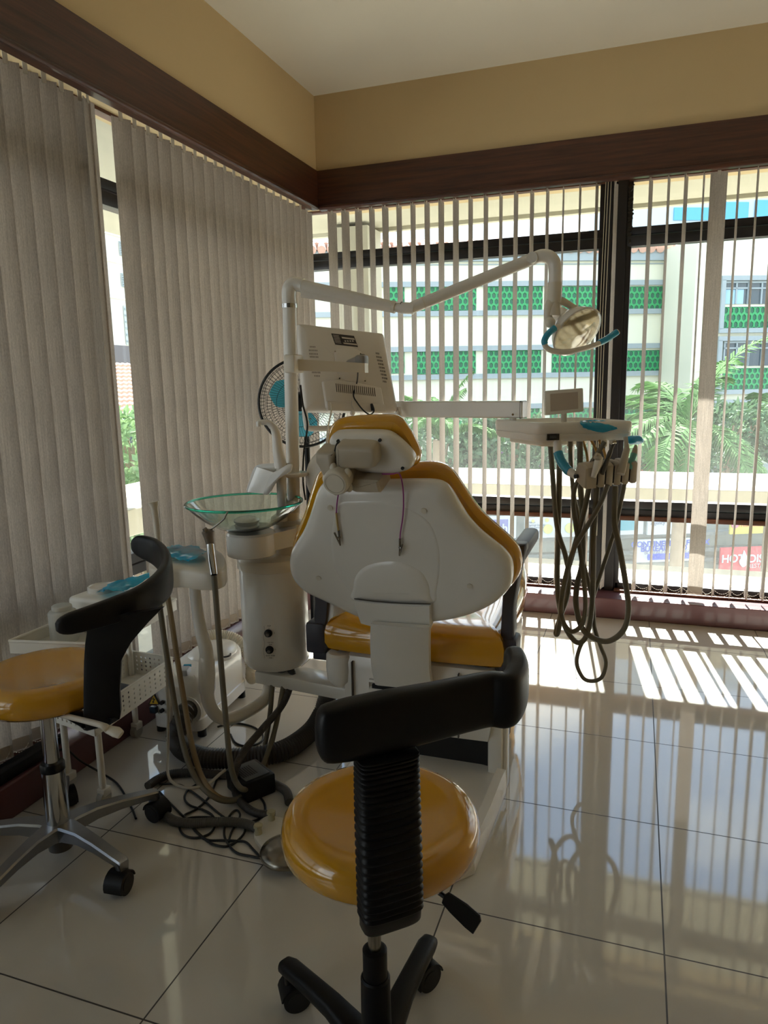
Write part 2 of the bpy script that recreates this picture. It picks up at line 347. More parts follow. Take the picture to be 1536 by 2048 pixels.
ODARK = mat('dark_opening', rgb(58, 104, 84), .8)
TERRA = mat('terracotta_tile', rgb(196, 158, 140), .8, noise=.12, nscale=3)
OGLASS = mat('dark_window_pane', rgb(70, 84, 92), .15)
OCURT = mat('pale_blue_curtain', rgb(150, 186, 208), .8)
def hexes(mb, a, b, cw, chh, y, dep):
    x0, x1, z0, z1 = min(a.x, b.x), max(a.x, b.x), min(a.z, b.z), max(a.z, b.z); rows = max(2, round((z1 - z0) / (chh * .75))); dz = (z1 - z0) / rows; cols = max(2, round((x1 - x0) / cw)); dx = (x1 - x0) / cols
    for r in range(rows):
        for c in range(cols + (r % 2)):
            cx = x0 + (c + (.5 if r % 2 == 0 else 0)) * dx; cz = z0 + (r + .5) * dz
            def ring(s, d): return [FW((min(max(cx + px * s * dx / 2, x0), x1), y + d, min(max(cz + pz * s * dz * .667, z0), z1))) for px, pz in ((0, 1), (1, .5), (1, -.5), (0, -1), (-1, -.5), (-1, .5))]
            mb.loft([ring(1.0, 0), ring(.70, 0), ring(.70, dep)], False, False)
def breeze(parent, p0, p1, off=0.0, fr=.1, name='breeze_block_panel'):
    a, b = F(*p0, off), F(*p1, off); m = MB(); hexes(m, a, b, .15, .215, -off - .03, .07); o = mk(name, m, OGREEN, parent, 0)
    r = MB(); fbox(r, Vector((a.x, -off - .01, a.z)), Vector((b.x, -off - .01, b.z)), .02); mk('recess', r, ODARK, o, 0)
    return a, b
ob = empty('office_building', FW((0, 1, -5)), 'pale cream building with terracotta roof edge and green breeze block bands seen across the street', 'building')
w = MB(); a, b = F(520, 506), F(1378, 506); fbox(w, Vector((a.x, 0, a.z)), Vector((b.x, 0, -5.1)), 2.2); mk('wall', w, OCREAM, ob, 0)
w = MB(); fbox(w, Vector((a.x, -.12, a.z + .02)), Vector((b.x, -.12, a.z - .26)), .3); w2 = F(1000, 528, .0); fbox(w, Vector((a.x, -.02, w2.z)), Vector((b.x, -.02, w2.z - .03)), .1); mk('gutter_fascia', w, OGREY, ob, 0)
w = MB(); n = int((b.x - a.x) / .26)
for i in range(n):
    x = a.x + (i + .5) * .26
    for k in range(2): w.tube([FW((x + .13 * (k % 2), -.2 + k * .35, a.z + .04 + k * .15)), FW((x + .13 * (k % 2), .25 + k * .35, a.z + .22 + k * .15))], .12, 8)
fbox(w, Vector((a.x, .5, a.z + .36)), Vector((b.x, .5, a.z + .02)), 2); mk('tiled_roof', w, TERRA, ob, 40)
for ys, xs in (((573, 621), ((672, 694), (776, 809), (832, 952), (972, 1084), (1090, 1205), (1258, 1370))), ((701, 747), ((672, 694), (776, 809), (832, 951), (972, 1081), (1104, 1206), (1252, 1366))), ((818, 867), ((776, 809), (832, 951), (965, 1078), (1100, 1200), (1248, 1364)))):
    for x0, x1 in xs: breeze(ob, (x0, ys[0]), (x1, ys[1]))
    g = MB(); q = F(1000, ys[0]); r = F(1000, ys[1])
    for zz, h in ((q.z + .07, .14), (r.z - .07, .14)): fbox(g, Vector((a.x, -.08, zz + h / 2)), Vector((F(1376, 600).x, -.08, zz - h / 2)), .12)
    mk('ledge_band', g, OGREY, ob, 0)
ap = empty('apartment_block', FW((14, -2, -5)), 'cream block with windows and blue curtains at far right beyond the palms', 'building')
w = MB(); a2 = F(1396, 470, 2); b2_ = F(1900, 470, 2); fbox(w, Vector((a2.x, -2, a2.z - .05)), Vector((b2_.x, -2, -5.1)), 1.8); mk('wall', w, OCREAM, ap, 0)
for wy, gy in (((566, 608), (614, 655)), ((686, 731), (737, 777)), ((812, 850), (856, 880))):
    for wx in ((1449, 1492), (1497, 1545), (1550, 1610)):
        pa, pb = F(wx[0], wy[0], 2), F(wx[1], wy[1], 2)
        g = MB(); fbox(g, Vector((pa.x, -2.02, pa.z)), Vector((pb.x, -2.02, pb.z)), .03); o = mk('window_pane', g, OGLASS, ap, 0)
        g = MB(); xm = pa.x + (pb.x - pa.x) * .5; zm = pa.z - .14
        for u0, u1, z0, z1 in ((pa.x - .04, pb.x + .04, pa.z + .04, pa.z - .01), (pa.x - .04, pb.x + .04, zm + .02, zm - .02), (pa.x - .04, pa.x, pa.z, pb.z), (pb.x, pb.x + .04, pa.z, pb.z), (xm - .02, xm + .02, pa.z, pb.z)): fbox(g, Vector((u0, -2.06, z0)), Vector((u1, -2.06, z1)), .06)
        mk('window_bars', g, OGREY, o, 0)
        if wy[0] == 566 and wx[0] == 1449:
            g = MB(); fbox(g, Vector((pa.x + .04, -2.03, zm - .03)), Vector((pb.x - .1, -2.03, pb.z)), .02); mk('curtain', g, OCURT, o, 0)
    breeze(ap, (1446, gy[0]), (1610, gy[1]), 2.0)
    g = MB(); q = F(1500, wy[0] - 6, 2); r = F(1500, gy[1] + 3, 2); u0, u1 = F(1438, 600, 2).x, F(1640, 600, 2).x
    for z0, z1 in ((q.z + .1, q.z - .02), (r.z + .02, r.z - .1)): fbox(g, Vector((u0, -2.12, z0)), Vector((u1, -2.12, z1)), .14)
    fbox(g, Vector((u0, -2.12, q.z)), Vector((u0 + .11, -2.12, r.z)), .14); mk('surround', g, OGREY, ap, 0)
tb = empty('tower_block', FW((18, 22, -5)), 'tall pale block with bright blue panels rising behind the roof at upper right', 'building')
w = MB(); c0, c1 = F(1234, 380, -22), F(1900, 380, -22); fbox(w, Vector((c0.x + .6, 22, 19)), Vector((c1.x, 22, -5.1)), 6); mk('wall', w, mat('pale_blue_white_paint', rgb(176, 188, 196), .8), tb, 0)
OBLUE = mat('sky_blue_panel', rgb(84, 160, 206), .6)
for pa, pb in (((1349, 415), (1420, 440)), ((1452, 404), (1496, 440)), ((1512, 400), (1600, 452)), ((1203, 425), (1209, 470))):
    g = MB(); fbox(g, F(*pa, -21.9), F(*pb, -21.9), .1); mk('blue_panel', g, OBLUE, tb, 0)
for x0 in (1300, 1350, 1400):
    g = MB(); fbox(g, F(x0, 452, -21.9), F(x0 + 36, 466, -21.9), .1); mk('window_strip', g, OGREY, tb, 0)
# low shop row with its signboards
sh = empty('shop_row', FW((5, -2.5, -5)), 'grey walled row of shops below the pale office building across the street', 'building')
w = MB(); a, b = F(560, 962, 3), F(1800, 962, 3); fbox(w, Vector((a.x, -3, a.z)), Vector((b.x, -3, -5.1)), .7); mk('wall', w, mat('grey_shop_wall', rgb(140, 148, 144), .8, noise=.12, nscale=2), sh, 0)
g = MB()
for py in (1075, 1108, 1128): fbox(g, Vector((a.x, -3.25, F(1000, py, 3).z)), Vector((b.x, -3.25, F(1000, py, 3).z - .09)), .3)
mk('awning_strip', g, mat('dark_awning', rgb(120, 128, 128), .8), sh, 0)
def sign(name, p0, p1, off, m, label, cat='sign'):
    a, b = F(*p0, off), F(*p1, off); g = MB(); fbox(g, a, b, .06); o = mk(name, g, m, None, 0, label, cat); return o, a, b
def stext(o, body, px, py, off, h, m, bold=.0, align='CENTER'):
    q = F(px, py, off + .012); return text('lettering', body, FW(q), FU, UP, h, m, o, align, .004, bold)
def spatch(o, name, p0, p1, off, m): g = MB(); fbox(g, F(*p0, off + .012), F(*p1, off + .012), .012); return mk(name, g, m, o, 0)
SW = mat('sign_white', rgb(196, 206, 210), .5); SB = mat('sign_blue', rgb(24, 70, 180), .5); SB2 = mat('sign_royal_blue', rgb(50, 84, 236), .5); SR = mat('sign_red', rgb(214, 74, 84), .5)
SP = mat('sign_purple', rgb(112, 84, 112), .6); SO = mat('sign_orange', rgb(230, 120, 78), .5); ST = mat('sign_teal', rgb(78, 158, 174), .5); SY = mat('sign_yellow', rgb(220, 208, 88), .5); SG = mat('sign_grey_lettering', rgb(130, 140, 168), .5); SV = mat('sign_indigo', rgb(112, 118, 184), .5); SLG = mat('sign_lime', rgb(206, 220, 132), .5)
o, a, b = sign('shop_sign', (1274, 1080), (1408, 1120), 3.6, SW, 'white money exchange signboard with blue capitals across the street')
stext(o, 'CONTINENTAL FOREX', 1341, 1087, 3.6, .2, SB, .006); stext(o, 'BUREAU  LTD', 1328, 1097, 3.6, .2, SB, .006); stext(o, 'BUREAU DE CHANGE', 1336, 1104, 3.6, .13, SG)
spatch(o, 'blue_strip', (1296, 1108), (1380, 1117), 3.6, SB2); stext(o, 'FOREX  EXCHANGE', 1338, 1112.5, 3.64, .13, SB)
o, a, b = sign('shop_sign', (1442, 1096), (1640, 1140), 3.6, SR, 'red hot dishes restaurant signboard at far right across the street')
stext(o, 'HOT', 1466, 1118, 3.6, .29, SW, .008); stext(o, 'DISHES', 1530, 1117, 3.6, .29, SW, .008); stext(o, 'RESTAURANT', 1530, 1131, 3.6, .15, SW)
g = MB(); q = F(1488, 1117, 3.62); g.shell([FW(q + Vector(v)) for v in ((-.04, 0, -.22), (-.13, 0, -.08), (-.06, 0, .06), (-.02, 0, .22), (.06, 0, .08), (.12, 0, -.06), (.05, 0, -.2))], FN, [(0, 0), (0, .01)]); mk('flame_emblem', g, SW, o, 0)
o, a, b = sign('bank_sign', (1240, 912), (1392, 946), 4.2, SP, 'purple bank signboard with an orange disc and pale lettering')
stext(o, 'y', 1276, 936, 4.2, .4, SW, .006); stext(o, 'Bank', 1325, 934, 4.2, .34, SW, .006)
g = MB(); q = FW(F(1290, 930, 4.22)); g.cyl(q, q + FN * .02, .155, 32); d_ = mk('orange_disc', g, SO, o); text('lettering', 'Y', q + FN * .025, FU, UP, .26, SW, d_)
o, a, b = sign('bank_sign', (960, 905), (1236, 946), 4.2, SP, 'long purple fascia board left of the orange disc sign, half hidden by bushes')
o, a, b = sign('shop_sign', (958, 1034), (1032, 1076), 3.6, SW, 'white signboard with a blue panel reading cash')
spatch(o, 'blue_panel', (972, 1040), (1016, 1066), 3.6, SV); stext(o, 'cash', 996, 1057, 3.63, .28, SW, .008); spatch(o, 'tan_patch', (990, 1067), (1014, 1074), 3.6, SO)
o, a, b = sign('shop_sign', (1050, 1036), (1186, 1072), 3.6, SW, 'pale signboard with lime discs just right of the cash sign')
for px, py, r in ((1096, 1058, .12), (1140, 1056, .13), (1094, 1040, .05), (1066, 1042, .04)):
    q = FW(F(px, py, 3.61)); g = MB(); g.cyl(q, q + FN * .015, r, 24); mk('lime_disc', g, SLG, o)
for k, py in enumerate((1045, 1051, 1056, 1064)): stext(o, ('Health', 'Optical Dental', 'Care Services', 'Open daily')[k], 1055, py, 3.6, .075, SG, 0, 'LEFT')
o, a, b = sign('shop_sign', (1237, 1034), (1286, 1068), 3.6, SW, 'small white signboard with a teal square above the money exchange sign')
spatch(o, 'teal_square', (1239, 1037), (1272, 1060), 3.6, ST)
o, a, b = sign('shop_sign', (1296, 1034), (1404, 1066), 3.6, SW, 'wide pale signboard with a teal strip and faint lettering')
spatch(o, 'teal_strip', (1346, 1034), (1364, 1060), 3.6, ST); stext(o, 'Agency', 1316, 1046, 3.6, .13, SG)
o, a, b = sign('shop_sign', (1462, 1036), (1640, 1062), 3.6, SY, 'yellow signboard with a pink blot at far right above the red sign')
stext(o, 'Fresh Juice', 1500, 1050, 3.6, .14, SO); q = FW(F(1470, 1049, 3.61)); g = MB(); g.cyl(q, q + FN * .015, .1, 20); mk('pink_blot', g, mat('sign_pink', rgb(200, 130, 150), .5), o)
# palms and bushes
def leafm(name, c):
    return mat(name, c, .8, trans=.18, spec=.1, noise=.15, nscale=6)
PALM = leafm('palm_leaf', rgb(84, 118, 66)); BUSH = leafm('bush_leaf', rgb(92, 118, 88)); TRUNK = mat('palm_trunk', rgb(150, 132, 108), .9, noise=.2, nscale=8)
def frond(mb, p, az, el, ln, droop, w):
    P = []; d = Vector((math.cos(az) * math.cos(el), math.sin(az) * math.cos(el), math.sin(el))); q = Vector(p); n = 22
    for i in range(n + 1):
        P.append(q.copy()); q += d * (ln / n); d = (d + Vector((0, 0, -droop / n))).normalized()
    mb.tube(P, [.025 * (1 - .8 * i / n) for i in range(n + 1)], 5)
    for i in range(2, n + 1):
        for h in range(2):
            q = P[i] if h == 0 else (P[i] + P[i - 1]) / 2
            t = (P[i] - P[i - 1]).normalized(); s = t.cross(UP).normalized(); up = s.cross(t)
            L_ = w * (math.sin(math.pi * min(1, .15 + i / n * .85)) ** .6 + .12)
            for sg in (-1, 1):
                e = (s * sg + t * .75 + up * random.uniform(-.05, .35) + Vector((0, 0, -.25))).normalized(); v = e.cross(up).normalized() * .018
                m_ = q + e * L_ * .5 + Vector((0, 0, .02)); tip = q + e * L_ + Vector((0, 0, -.08))
                V = [mb.bm.verts.new(x) for x in (q - v, q + v, m_ + v, tip, m_ - v)]; mb.bm.faces.new(V)
def palm(px, py, off, n, ln, w, label, base=-5.1, els=(-.1, 1.3)):
    c = FW(F(px, py, off)); o = empty('palm_tree', (c.x, c.y, base), label, 'palm', 'palms outside the back window')
    t = MB(); t.tube([(c.x + .1, c.y, base), (c.x - .05, c.y, base + (c.z - base) * .5), (c.x, c.y, c.z)], [.16, .13, .11], 10, 5); mk('trunk', t, TRUNK, o)
    for i in range(n):
        f = MB(); frond(f, c, 2 * math.pi * (i * .382 % 1) + random.uniform(-.2, .2), els[0] + (els[1] - els[0]) * ((i * .618) % 1), ln * random.uniform(.8, 1.1), 1.5, w); mk('frond', f, PALM, o, 0)
palm(1375, 850, 9, 16, 2.1, .42, 'tall palm right of the dark mullion, fronds spreading behind the wide blind slat')
palm(1560, 850, 6.2, 14, 2.0, .42, 'palm partly out of frame at the far right edge of the back window')
palm(878, 880, 8, 11, 1.35, .22, 'slim upright palm rising behind the chair headrest', els=(.7, 1.4))
def bush(c, r, sc, n, label, m=None, name='bush', cat='bush', group='bushes across the street'):
    o = empty(name, (c[0], c[1], c[2] - r * sc[2]), label, cat, group); g = MB()
    for i in range(n):
        d = Vector((random.gauss(0, 1), random.gauss(0, 1), random.gauss(0, 1))).normalized(); q = Vector(c) + Vector((d.x * sc[0], d.y * sc[1], d.z * sc[2])) * r * random.uniform(.6, 1)
        t = Vector((random.gauss(0, 1), random.gauss(0, 1), random.gauss(0, .8) + .4)).normalized(); s = t.orthogonal().normalized(); ll = random.uniform(.12, .26) * r ** .4; u = t.cross(s)
        g.bm.faces.new([g.bm.verts.new(x) for x in (q, q + t * ll * .5 + s * ll * .22 + u * .02, q + t * ll, q + t * ll * .5 - s * ll * .22 + u * .02)])
    mk('leaves', g, m or BUSH, o, 0)
    g = MB(); z0 = c[2] - r * sc[2]
    for k in range(4): g.tube([(c[0] + .08 * k - .1, c[1], z0 - .2), (c[0] + random.uniform(-.4, .4) * r * sc[0], c[1] + random.uniform(-.3, .3), c[2] + r * sc[2] * .4)], [.05, .02], 6)
    mk('stems', g, TRUNK, o, 0); return o
for px, py, off, r, sc, n, lb in ((880, 905, 6.0, 1.2, (1.2, .5, .62), 1500, 'broad grey-green bush seen behind the headrest'), (1010, 895, 6.3, 1.1, (1.0, .5, .75), 1400, 'rounded bush seen below the long white arm'), (1130, 900, 6.0, 1.0, (.8, .5, .62), 1100, 'bush seen behind the instrument tray'), (1300, 890, 6.4, .95, (1.0, .5, .62), 1100, 'low bush under the tall palm right of the mullion'), (1450, 880, 7.0, 1.1, (1.2, .5, .7), 1400, 'dark leafy bush at the right below the curtained windows')):
    q = FW(F(px, py, off)); bush(q, r, sc, n, lb)
# left gap: white block, tiled house, greenery
XF = -17.0
lb_ = empty('white_apartment_block', (XF - 3, 10, -5), 'white many-storeyed block seen through the gap in the left blinds', 'building')
a = X(150, 560, XF); b = X(300, 560, XF)
mk('wall', MB().b2((XF - 6, a.y - 5, -5.1), (XF, b.y + 7, 13)), mat('white_render', rgb(206, 206, 198), .85, noise=.02), lb_, 0)
for (x0, y0, x1, y1) in ((222, 424, 240, 446), (237, 482, 252, 514), (241, 546, 256, 576), (246, 611, 264, 690)):
    a, b = X(x0, y0, XF + .02), X(x1, y1, XF + .02); w_ = mk('window_recess', MB().b2((XF + .02, a.y, a.z), (XF + .05, b.y, b.z)), mat('grey_blue_recess', rgb(176, 184, 186), .6), lb_, 0)
    g = MB()
    for k in range(6): z = a.z + (b.z - a.z) * (k + .5) / 6; g.box((XF + .07, (a.y + b.y) / 2, z), (.04, abs(b.y - a.y), .05))
    mk('louvre', g, OGREY, w_, 0)
g = MB()
for py in (437, 466, 520, 592): z = X(220, py, XF).z; g.b2((XF, -10, z), (XF + .05, 20, z - .06))
mk('string_course', g, mat('pale_string_course', rgb(226, 222, 206), .85), lb_, 0)
XH = -11.0
th = empty('tiled_house', (XH, 6, -5), 'low house with a clay tile roof seen through the gap in the left blinds', 'house')
a = X(150, 728, XH - 2); b = X(330, 835, XH); y0, y1 = a.y - 3, b.y + 4; z1, z0 = X(240, 727, XH - 2).z, X(252, 832, XH).z
g = MB(); rows = 13
for k in range(rows):
    t0, t1 = k / rows, (k + 1) / rows; p = Vector((XH - 2 + 2 * t0, 0, z1 + (z0 - z1) * t0)); q = Vector((XH - 2 + 2 * t1, 0, z1 + (z0 - z1) * t1)); n = int((y1 - y0) / .2)
    g.loft([[Vector((v.x + dx, y0 + (y1 - y0) * i / (n * 2), v.z + dz + .025 * (i % 2))) for i in range(n * 2 + 1)] for v, dx, dz in ((p, 0, 0), (q, .03, .05), (q, .03, .0))], False, False, False)
mk('tiled_roof', g, TERRA, th, 0)
mk('wall', MB().b2((XH - 2.5, y0 + .3, -5.1), (XH - .4, y1 - .3, z0 + .05)), OCREAM, th, 0)
mk('gutter', MB().b2((XH - .02, y0, z0 - .16), (XH + .1, y1, z0 - .02)), OGREY, th, 0)
a, b = X(248, 855, XH - .38), X(268, 885, XH - .38); w_ = mk('window_pane', MB().b2((XH - .38, a.y, a.z), (XH - .36, b.y, b.z)), OGLASS, th, 0)
g = MB(); zc = X(232, 690, XH - 3).z
g.loft([[(XH - 3, y0, z1 - .3), (XH - 3, y1, z1 - .3), (XH - 3, y1, zc), (XH - 3, y0, zc)], [(XH - 3.2, y0, z1 - .3), (XH - 3.2, y1, z1 - .3), (XH - 3.2, y1, zc), (XH - 3.2, y0, zc)]]); mk('dark_gable', g, mat('slate_cladding', rgb(110, 108, 112), .8), th, 0)
q = X(262, 910, -7.5); bush((q.x, q.y, q.z), .9, (.7, 1.0, .75), 900, 'bright green leafy shrub seen low in the gap of the left blinds', leafm('bright_leaf', rgb(132, 158, 110)), group=None)
q = X(272, 1075, -5.2); bush((q.x, q.y, q.z), .7, (.6, 1.1, .6), 900, 'pale green shrub below the outer ledge in the gap of the left blinds', leafm('pale_leaf', rgb(140, 158, 122)), group=None)

# ---------------------------------------------------------------- vertical blinds
YBL, XBL, ST_, SB_ = .52, -2.272, 2.655, .172
CLEAR = mat('clear_hanger_plastic', rgb(215, 210, 200), .2, trans=.4)
def slat_mesh():
    g = MB(); n = 8; w = .089; loops = []
    for z in (0, .004, .075, .082, 1.2, ST_ - SB_ - .035, ST_ - SB_):
        e = .0012 if z in (.075,) else .0008
        f = [Vector((w * (i / n - .5), .006 * (1 - (2 * i / n - 1) ** 2), z)) for i in range(n + 1)]
        loops.append([p + Vector((0, e, 0)) for p in f] + [p - Vector((0, e, 0)) for p in reversed(f)])
    g.loft(loops); return g
SLAT0 = mk('slat', slat_mesh(), FABRIC); WT = MB().box((0, .003, .03), (.088, .0036, .045)); 
WEIGHT0 = mk('bottom_weight', WT, mat('weight_pocket', rgb(168, 156, 142), .7), SLAT0)
HG = MB().box((0, .003, ST_ - SB_ + .012), (.018, .004, .05), .0015).cyl((0, .003, ST_ - SB_ + .03), (0, .003, ST_ - SB_ + .075), .004, 8)
HANG0 = mk('hanger', HG, CLEAR, SLAT0)
for o in (SLAT0, WEIGHT0, HANG0): COL.objects.unlink(o)
wl, hl = LOC[WEIGHT0.name] - LOC[SLAT0.name], LOC[HANG0.name] - LOC[SLAT0.name]
def blind(label, along, pts, chain=True):
    """pts = [(x, y, turn)] slat centres; the turn is about z"""
    x0, y0 = pts[0][:2]; x1, y1 = pts[-1][:2]
    o = empty('vertical_blind', ((x0 + x1) / 2, (y0 + y1) / 2, SB_), label, 'blind', None)
    g = MB()
    if along == 'x': g.b2((min(x0, x1) - .06, YBL - .02, ST_ + .055), (max(x0, x1) + .06, YBL + .02, ST_ + .085), .003)
    else: g.b2((XBL - .02, min(y0, y1) - .06, ST_ + .055), (XBL + .02, max(y0, y1) + .06, ST_ + .085), .003)
    mk('headrail', g, mat('brown_headrail', rgb(74, 62, 54), .5), o)
    for x, y, a in pts:
        s = SLAT0.copy(); COL.objects.link(s); s.parent = o; s.location = Vector((x, y, SB_)) - LOC[o.name]; s.rotation_euler = (0, 0, a); LOC[s.name] = Vector((x, y, SB_))
        w_ = WEIGHT0.copy(); COL.objects.link(w_); w_.parent = s; w_.location = wl
        h = HANG0.copy(); COL.objects.link(h); h.parent = s; h.location = hl
    if chain:
        g = MB()
        for sd in (-1, 1):
            for (ax, ay, aa), (bx, by, ba) in zip(pts, pts[1:]):
                if math.hypot(ax - bx, ay - by) > .14: continue
                p = Vector((ax + sd * .038 * math.cos(aa), ay + sd * .038 * math.sin(aa), SB_ + .035)); q = Vector((bx + sd * .038 * math.cos(ba), by + sd * .038 * math.sin(ba), SB_ + .035))
                P = [p.lerp(q, t / 8) - Vector((0, 0, .03 * (1 - (t / 4 - 1) ** 2))) for t in range(9)]
                g.tube(P, .0007, 4)
                for m_ in P[::1]: g.box(m_, (.0032, .0032, .0032))
        mk('bead_chain', g, IVORY, o, 0)
    return o
def turn(x, y, wpx, sgn=1):                                  # how far a slat at x, y is turned, from how wide it looks
    al = math.atan2(-(x - CP.x), y - CP.y); d = (Vector((x, y, 1.4)) - CP).dot(-CM.col[2]); s = min(1, wpx * d / FPX / .089)
    return math.pi / 2 + (al - sgn * math.asin(s))
def xs(px, py): return Y(px, py, YBL).x
B1 = [(644, 480, 20), (665.4, 500, 17), (691.6, 500, 15), (718, 500, 13), (744.5, 500, 10.5), (771, 500, 12), (798.4, 500, 10), (826, 500, 9.5), (854, 500, 10), (882, 500, 10.7), (911, 500, 11), (940.4, 422, 8.3), (971, 422, 8.3), (1001, 422, 6), (1031, 422, 8), (1063, 422, 7.3), (1094, 422, 5.8), (1126, 422, 2), (1159, 422, 3), (1192, 422, 5)]
P1 = [(xs(a, b), YBL, turn(xs(a, b), YBL, w)) for a, b, w in B1[1:]]
bl1 = blind('grey-brown vertical blind with open slats in the back window, left of the dark mullion', 'x', P1)
B2 = [(1231, 392, 7), (1300, 392, 7), (1336, 392, 4), (1370, 392, 6.6), (1406, 392, 1.8), (1436, 392, 33), (1475, 392, 3), (1513, 392, 2.5)]
P2 = [(xs(a, b), YBL, turn(xs(a, b), YBL, w)) for a, b, w in B2]
x_ = P2[-1][0]
while x_ < XR - .2: x_ += .088; P2.append((x_, YBL, math.pi / 2 + .05 + random.uniform(-.06, .06)))
bl2 = blind('vertical blind with open slats in the back window, right of the dark mullion', 'x', P2)
cd = MB(); q = Y(1212, 380, YBL)
for k, dx in enumerate((0, .014, .03)): cd.tube([(q.x + dx, YBL - .03, 2.7), (q.x + dx - .01, YBL - .035, 1.7), (q.x + dx * .5, YBL - .03, .62)], .0022, 6, 6)
cd.box((q.x + .006, YBL - .03, .60), (.022, .022, .15), .004); mk('pull_cord', cd, mat('cream_cord', rgb(196, 188, 166), .7), bl1)
ys = [X(px, py, XBL).y for px, py in ((28, 113), (240, 222), (613, 422))]
Q = []; y_ = ys[0] - .09 * 28
while y_ < -1.665: Q.append((XBL, y_, math.radians(90 - 24 + random.uniform(-5, 5)))); y_ += .0885
Q = [q for q in Q if q[1] < -1.72] + [(XBL, -1.672, math.radians(90 - 14)), (XBL + .014, -1.643, math.radians(90 + 13))]
bl3 = blind('nearly closed vertical blind on the left wall, nearest the camera, ending at the gap', 'y', Q)
n_ = 21; Q = [(XBL, ys[1] + (ys[2] - ys[1]) * i / (n_ - 1), math.radians(90 - 22 + random.uniform(-5, 5))) for i in range(n_)]
bl4 = blind('nearly closed vertical blind on the left wall between the gap and the room corner', 'y', Q)
# ---------------------------------------------------------------- dental chair
BN = Vector((0, -.93, -.368)); BP = Vector((-.82, -2.05, .95))
def B(cx, cy, off=0.0): return PL(560 + .3385 * cx, 820 + .3385 * cy, BP + BN * off, BN)
def Bs(pts, off=0.0): return [B(a, b, off) for a, b in pts]
SEAMY = mat('seam_line', rgb(70, 64, 58), .6)
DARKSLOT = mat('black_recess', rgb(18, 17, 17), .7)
ch = empty('dental_chair', (-.82, -1.75, 0), 'white dental chair with amber vinyl cushions seen from behind, facing the window', 'dental chair')
CUSH = [(290, 380), (240, 385), (195, 420), (165, 490), (140, 570), (112, 660), (72, 755), (50, 830), (46, 900), (62, 980), (140, 1075), (300, 1150), (450, 1220), (700, 1235), (900, 1250), (1050, 1235), (1200, 1180), (1300, 1125), (1372, 1065), (1408, 1000), (1416, 940), (1396, 872), (1345, 812), (1270, 745), (1190, 672), (1130, 600), (1080, 525), (1025, 445), (965, 385), (880, 360), (760, 362), (620, 370), (450, 378)]
mk('back_cushion', MB().shell(Bs(CUSH, -.05), BN, [(.05, -.02), (.012, -.026), (.001, -.038), (-.002, -.052), (.001, -.068), (.02, -.085), (.035, -.09), (.035, -.094, .9), (.035, -.085, .6)]), YEL, ch)
SHELL = [(290, 440), (240, 455), (208, 500), (185, 570), (160, 650), (122, 740), (78, 810), (54, 860), (48, 930), (70, 1005), (140, 1080), (250, 1135), (330, 1172), (440, 1225), (560, 1255), (720, 1262), (890, 1264), (1000, 1252), (1120, 1222), (1230, 1175), (1310, 1118), (1358, 1060), (1372, 990), (1362, 915), (1320, 855), (1260, 805), (1180, 740), (1110, 665), (1060, 590), (1010, 505), (965, 458), (900, 438), (780, 435), (600, 438), (430, 438)]
mk('back_shell', MB().shell(Bs(SHELL), BN, [(.03, .017, .3), (.03, .0165, .75), (.03, .015, .93), (.03, .011), (.012, .002), (.003, -.010), (0, -.022), (0, -.034), (.006, -.04), (.05, -.042)]), WHITE, ch, 50)
mk('back_shell_panel', MB().shell(Bs([(340, 560), (305, 700), (300, 820), (330, 960), (420, 1080), (480, 1135), (880, 1150), (930, 1060), (950, 900), (930, 760), (880, 660), (780, 590), (620, 545), (450, 540)], .0165), BN, [(.012, .0012), (.004, .001), (0, -.002)]), WHITE, ch, 60)
mk('lumbar_dome', MB().shell(Bs([(432, 1130), (428, 1050), (445, 975), (500, 920), (600, 892), (720, 895), (830, 945), (880, 1020), (893, 1090), (890, 1150), (660, 1150)], .017), BN, [(.016, .012, .5), (.016, .010, .8), (.016, .007), (.006, .003), (0, -.003)]), WHITE, ch, 60)
g = MB()
for p in ((298, 575), (852, 592), (230, 990), (1123, 1037)): q = B(*p, .014); g = MB(); g.cyl(q, q + BN * .0055, .0095, 20); mk('screw_cap', g, IVORY, ch)
mk('hinge_cover', MB().shell(Bs([(438, 1116), (560, 1132), (700, 1142), (890, 1147), (893, 1290), (790, 1290), (680, 1283), (535, 1272), (480, 1256), (458, 1200)], .024), BN, [(.004, .008), (0, .004), (0, -.03)], 0), WHITE, ch)
mk('hinge_gap', MB().loft([[B(a, b + 2, .0345), B(a, b + 7, .0345), B(a, b + 7, .026), B(a, b + 2, .026)] for a, b in ((438, 1111), (560, 1126), (660, 1134), (760, 1139), (890, 1142))]), SEAMY, ch, 0)
g = MB(); rows = []
for (lx, ly, y), (rx_, ry_, _) in zip(((535, 1262, -2.02), (533, 1330, -1.99), (533, 1400, -1.955), (536, 1480, -1.915), (542, 1540, -1.885), (562, 1622, -1.84)), ((880, 1285, 0), (879, 1340, 0), (879, 1400, 0), (880, 1480, 0), (882, 1540, 0), (896, 1650, 0))):
    a = Y(560 + .3385 * lx, 820 + .3385 * ly, y); b = Y(560 + .3385 * rx_, 820 + .3385 * ry_, y)
    rows.append([a, a.lerp(b, .06) + Vector((0, -.006, 0)), a.lerp(b, .5) + Vector((0, -.009, 0)), a.lerp(b, .94) + Vector((0, -.006, 0)), b, b + Vector((0, .025, 0)), a + Vector((0, .025, 0))])
g.loft(rows); mk('support_arm', g, WHITE, ch, 50)
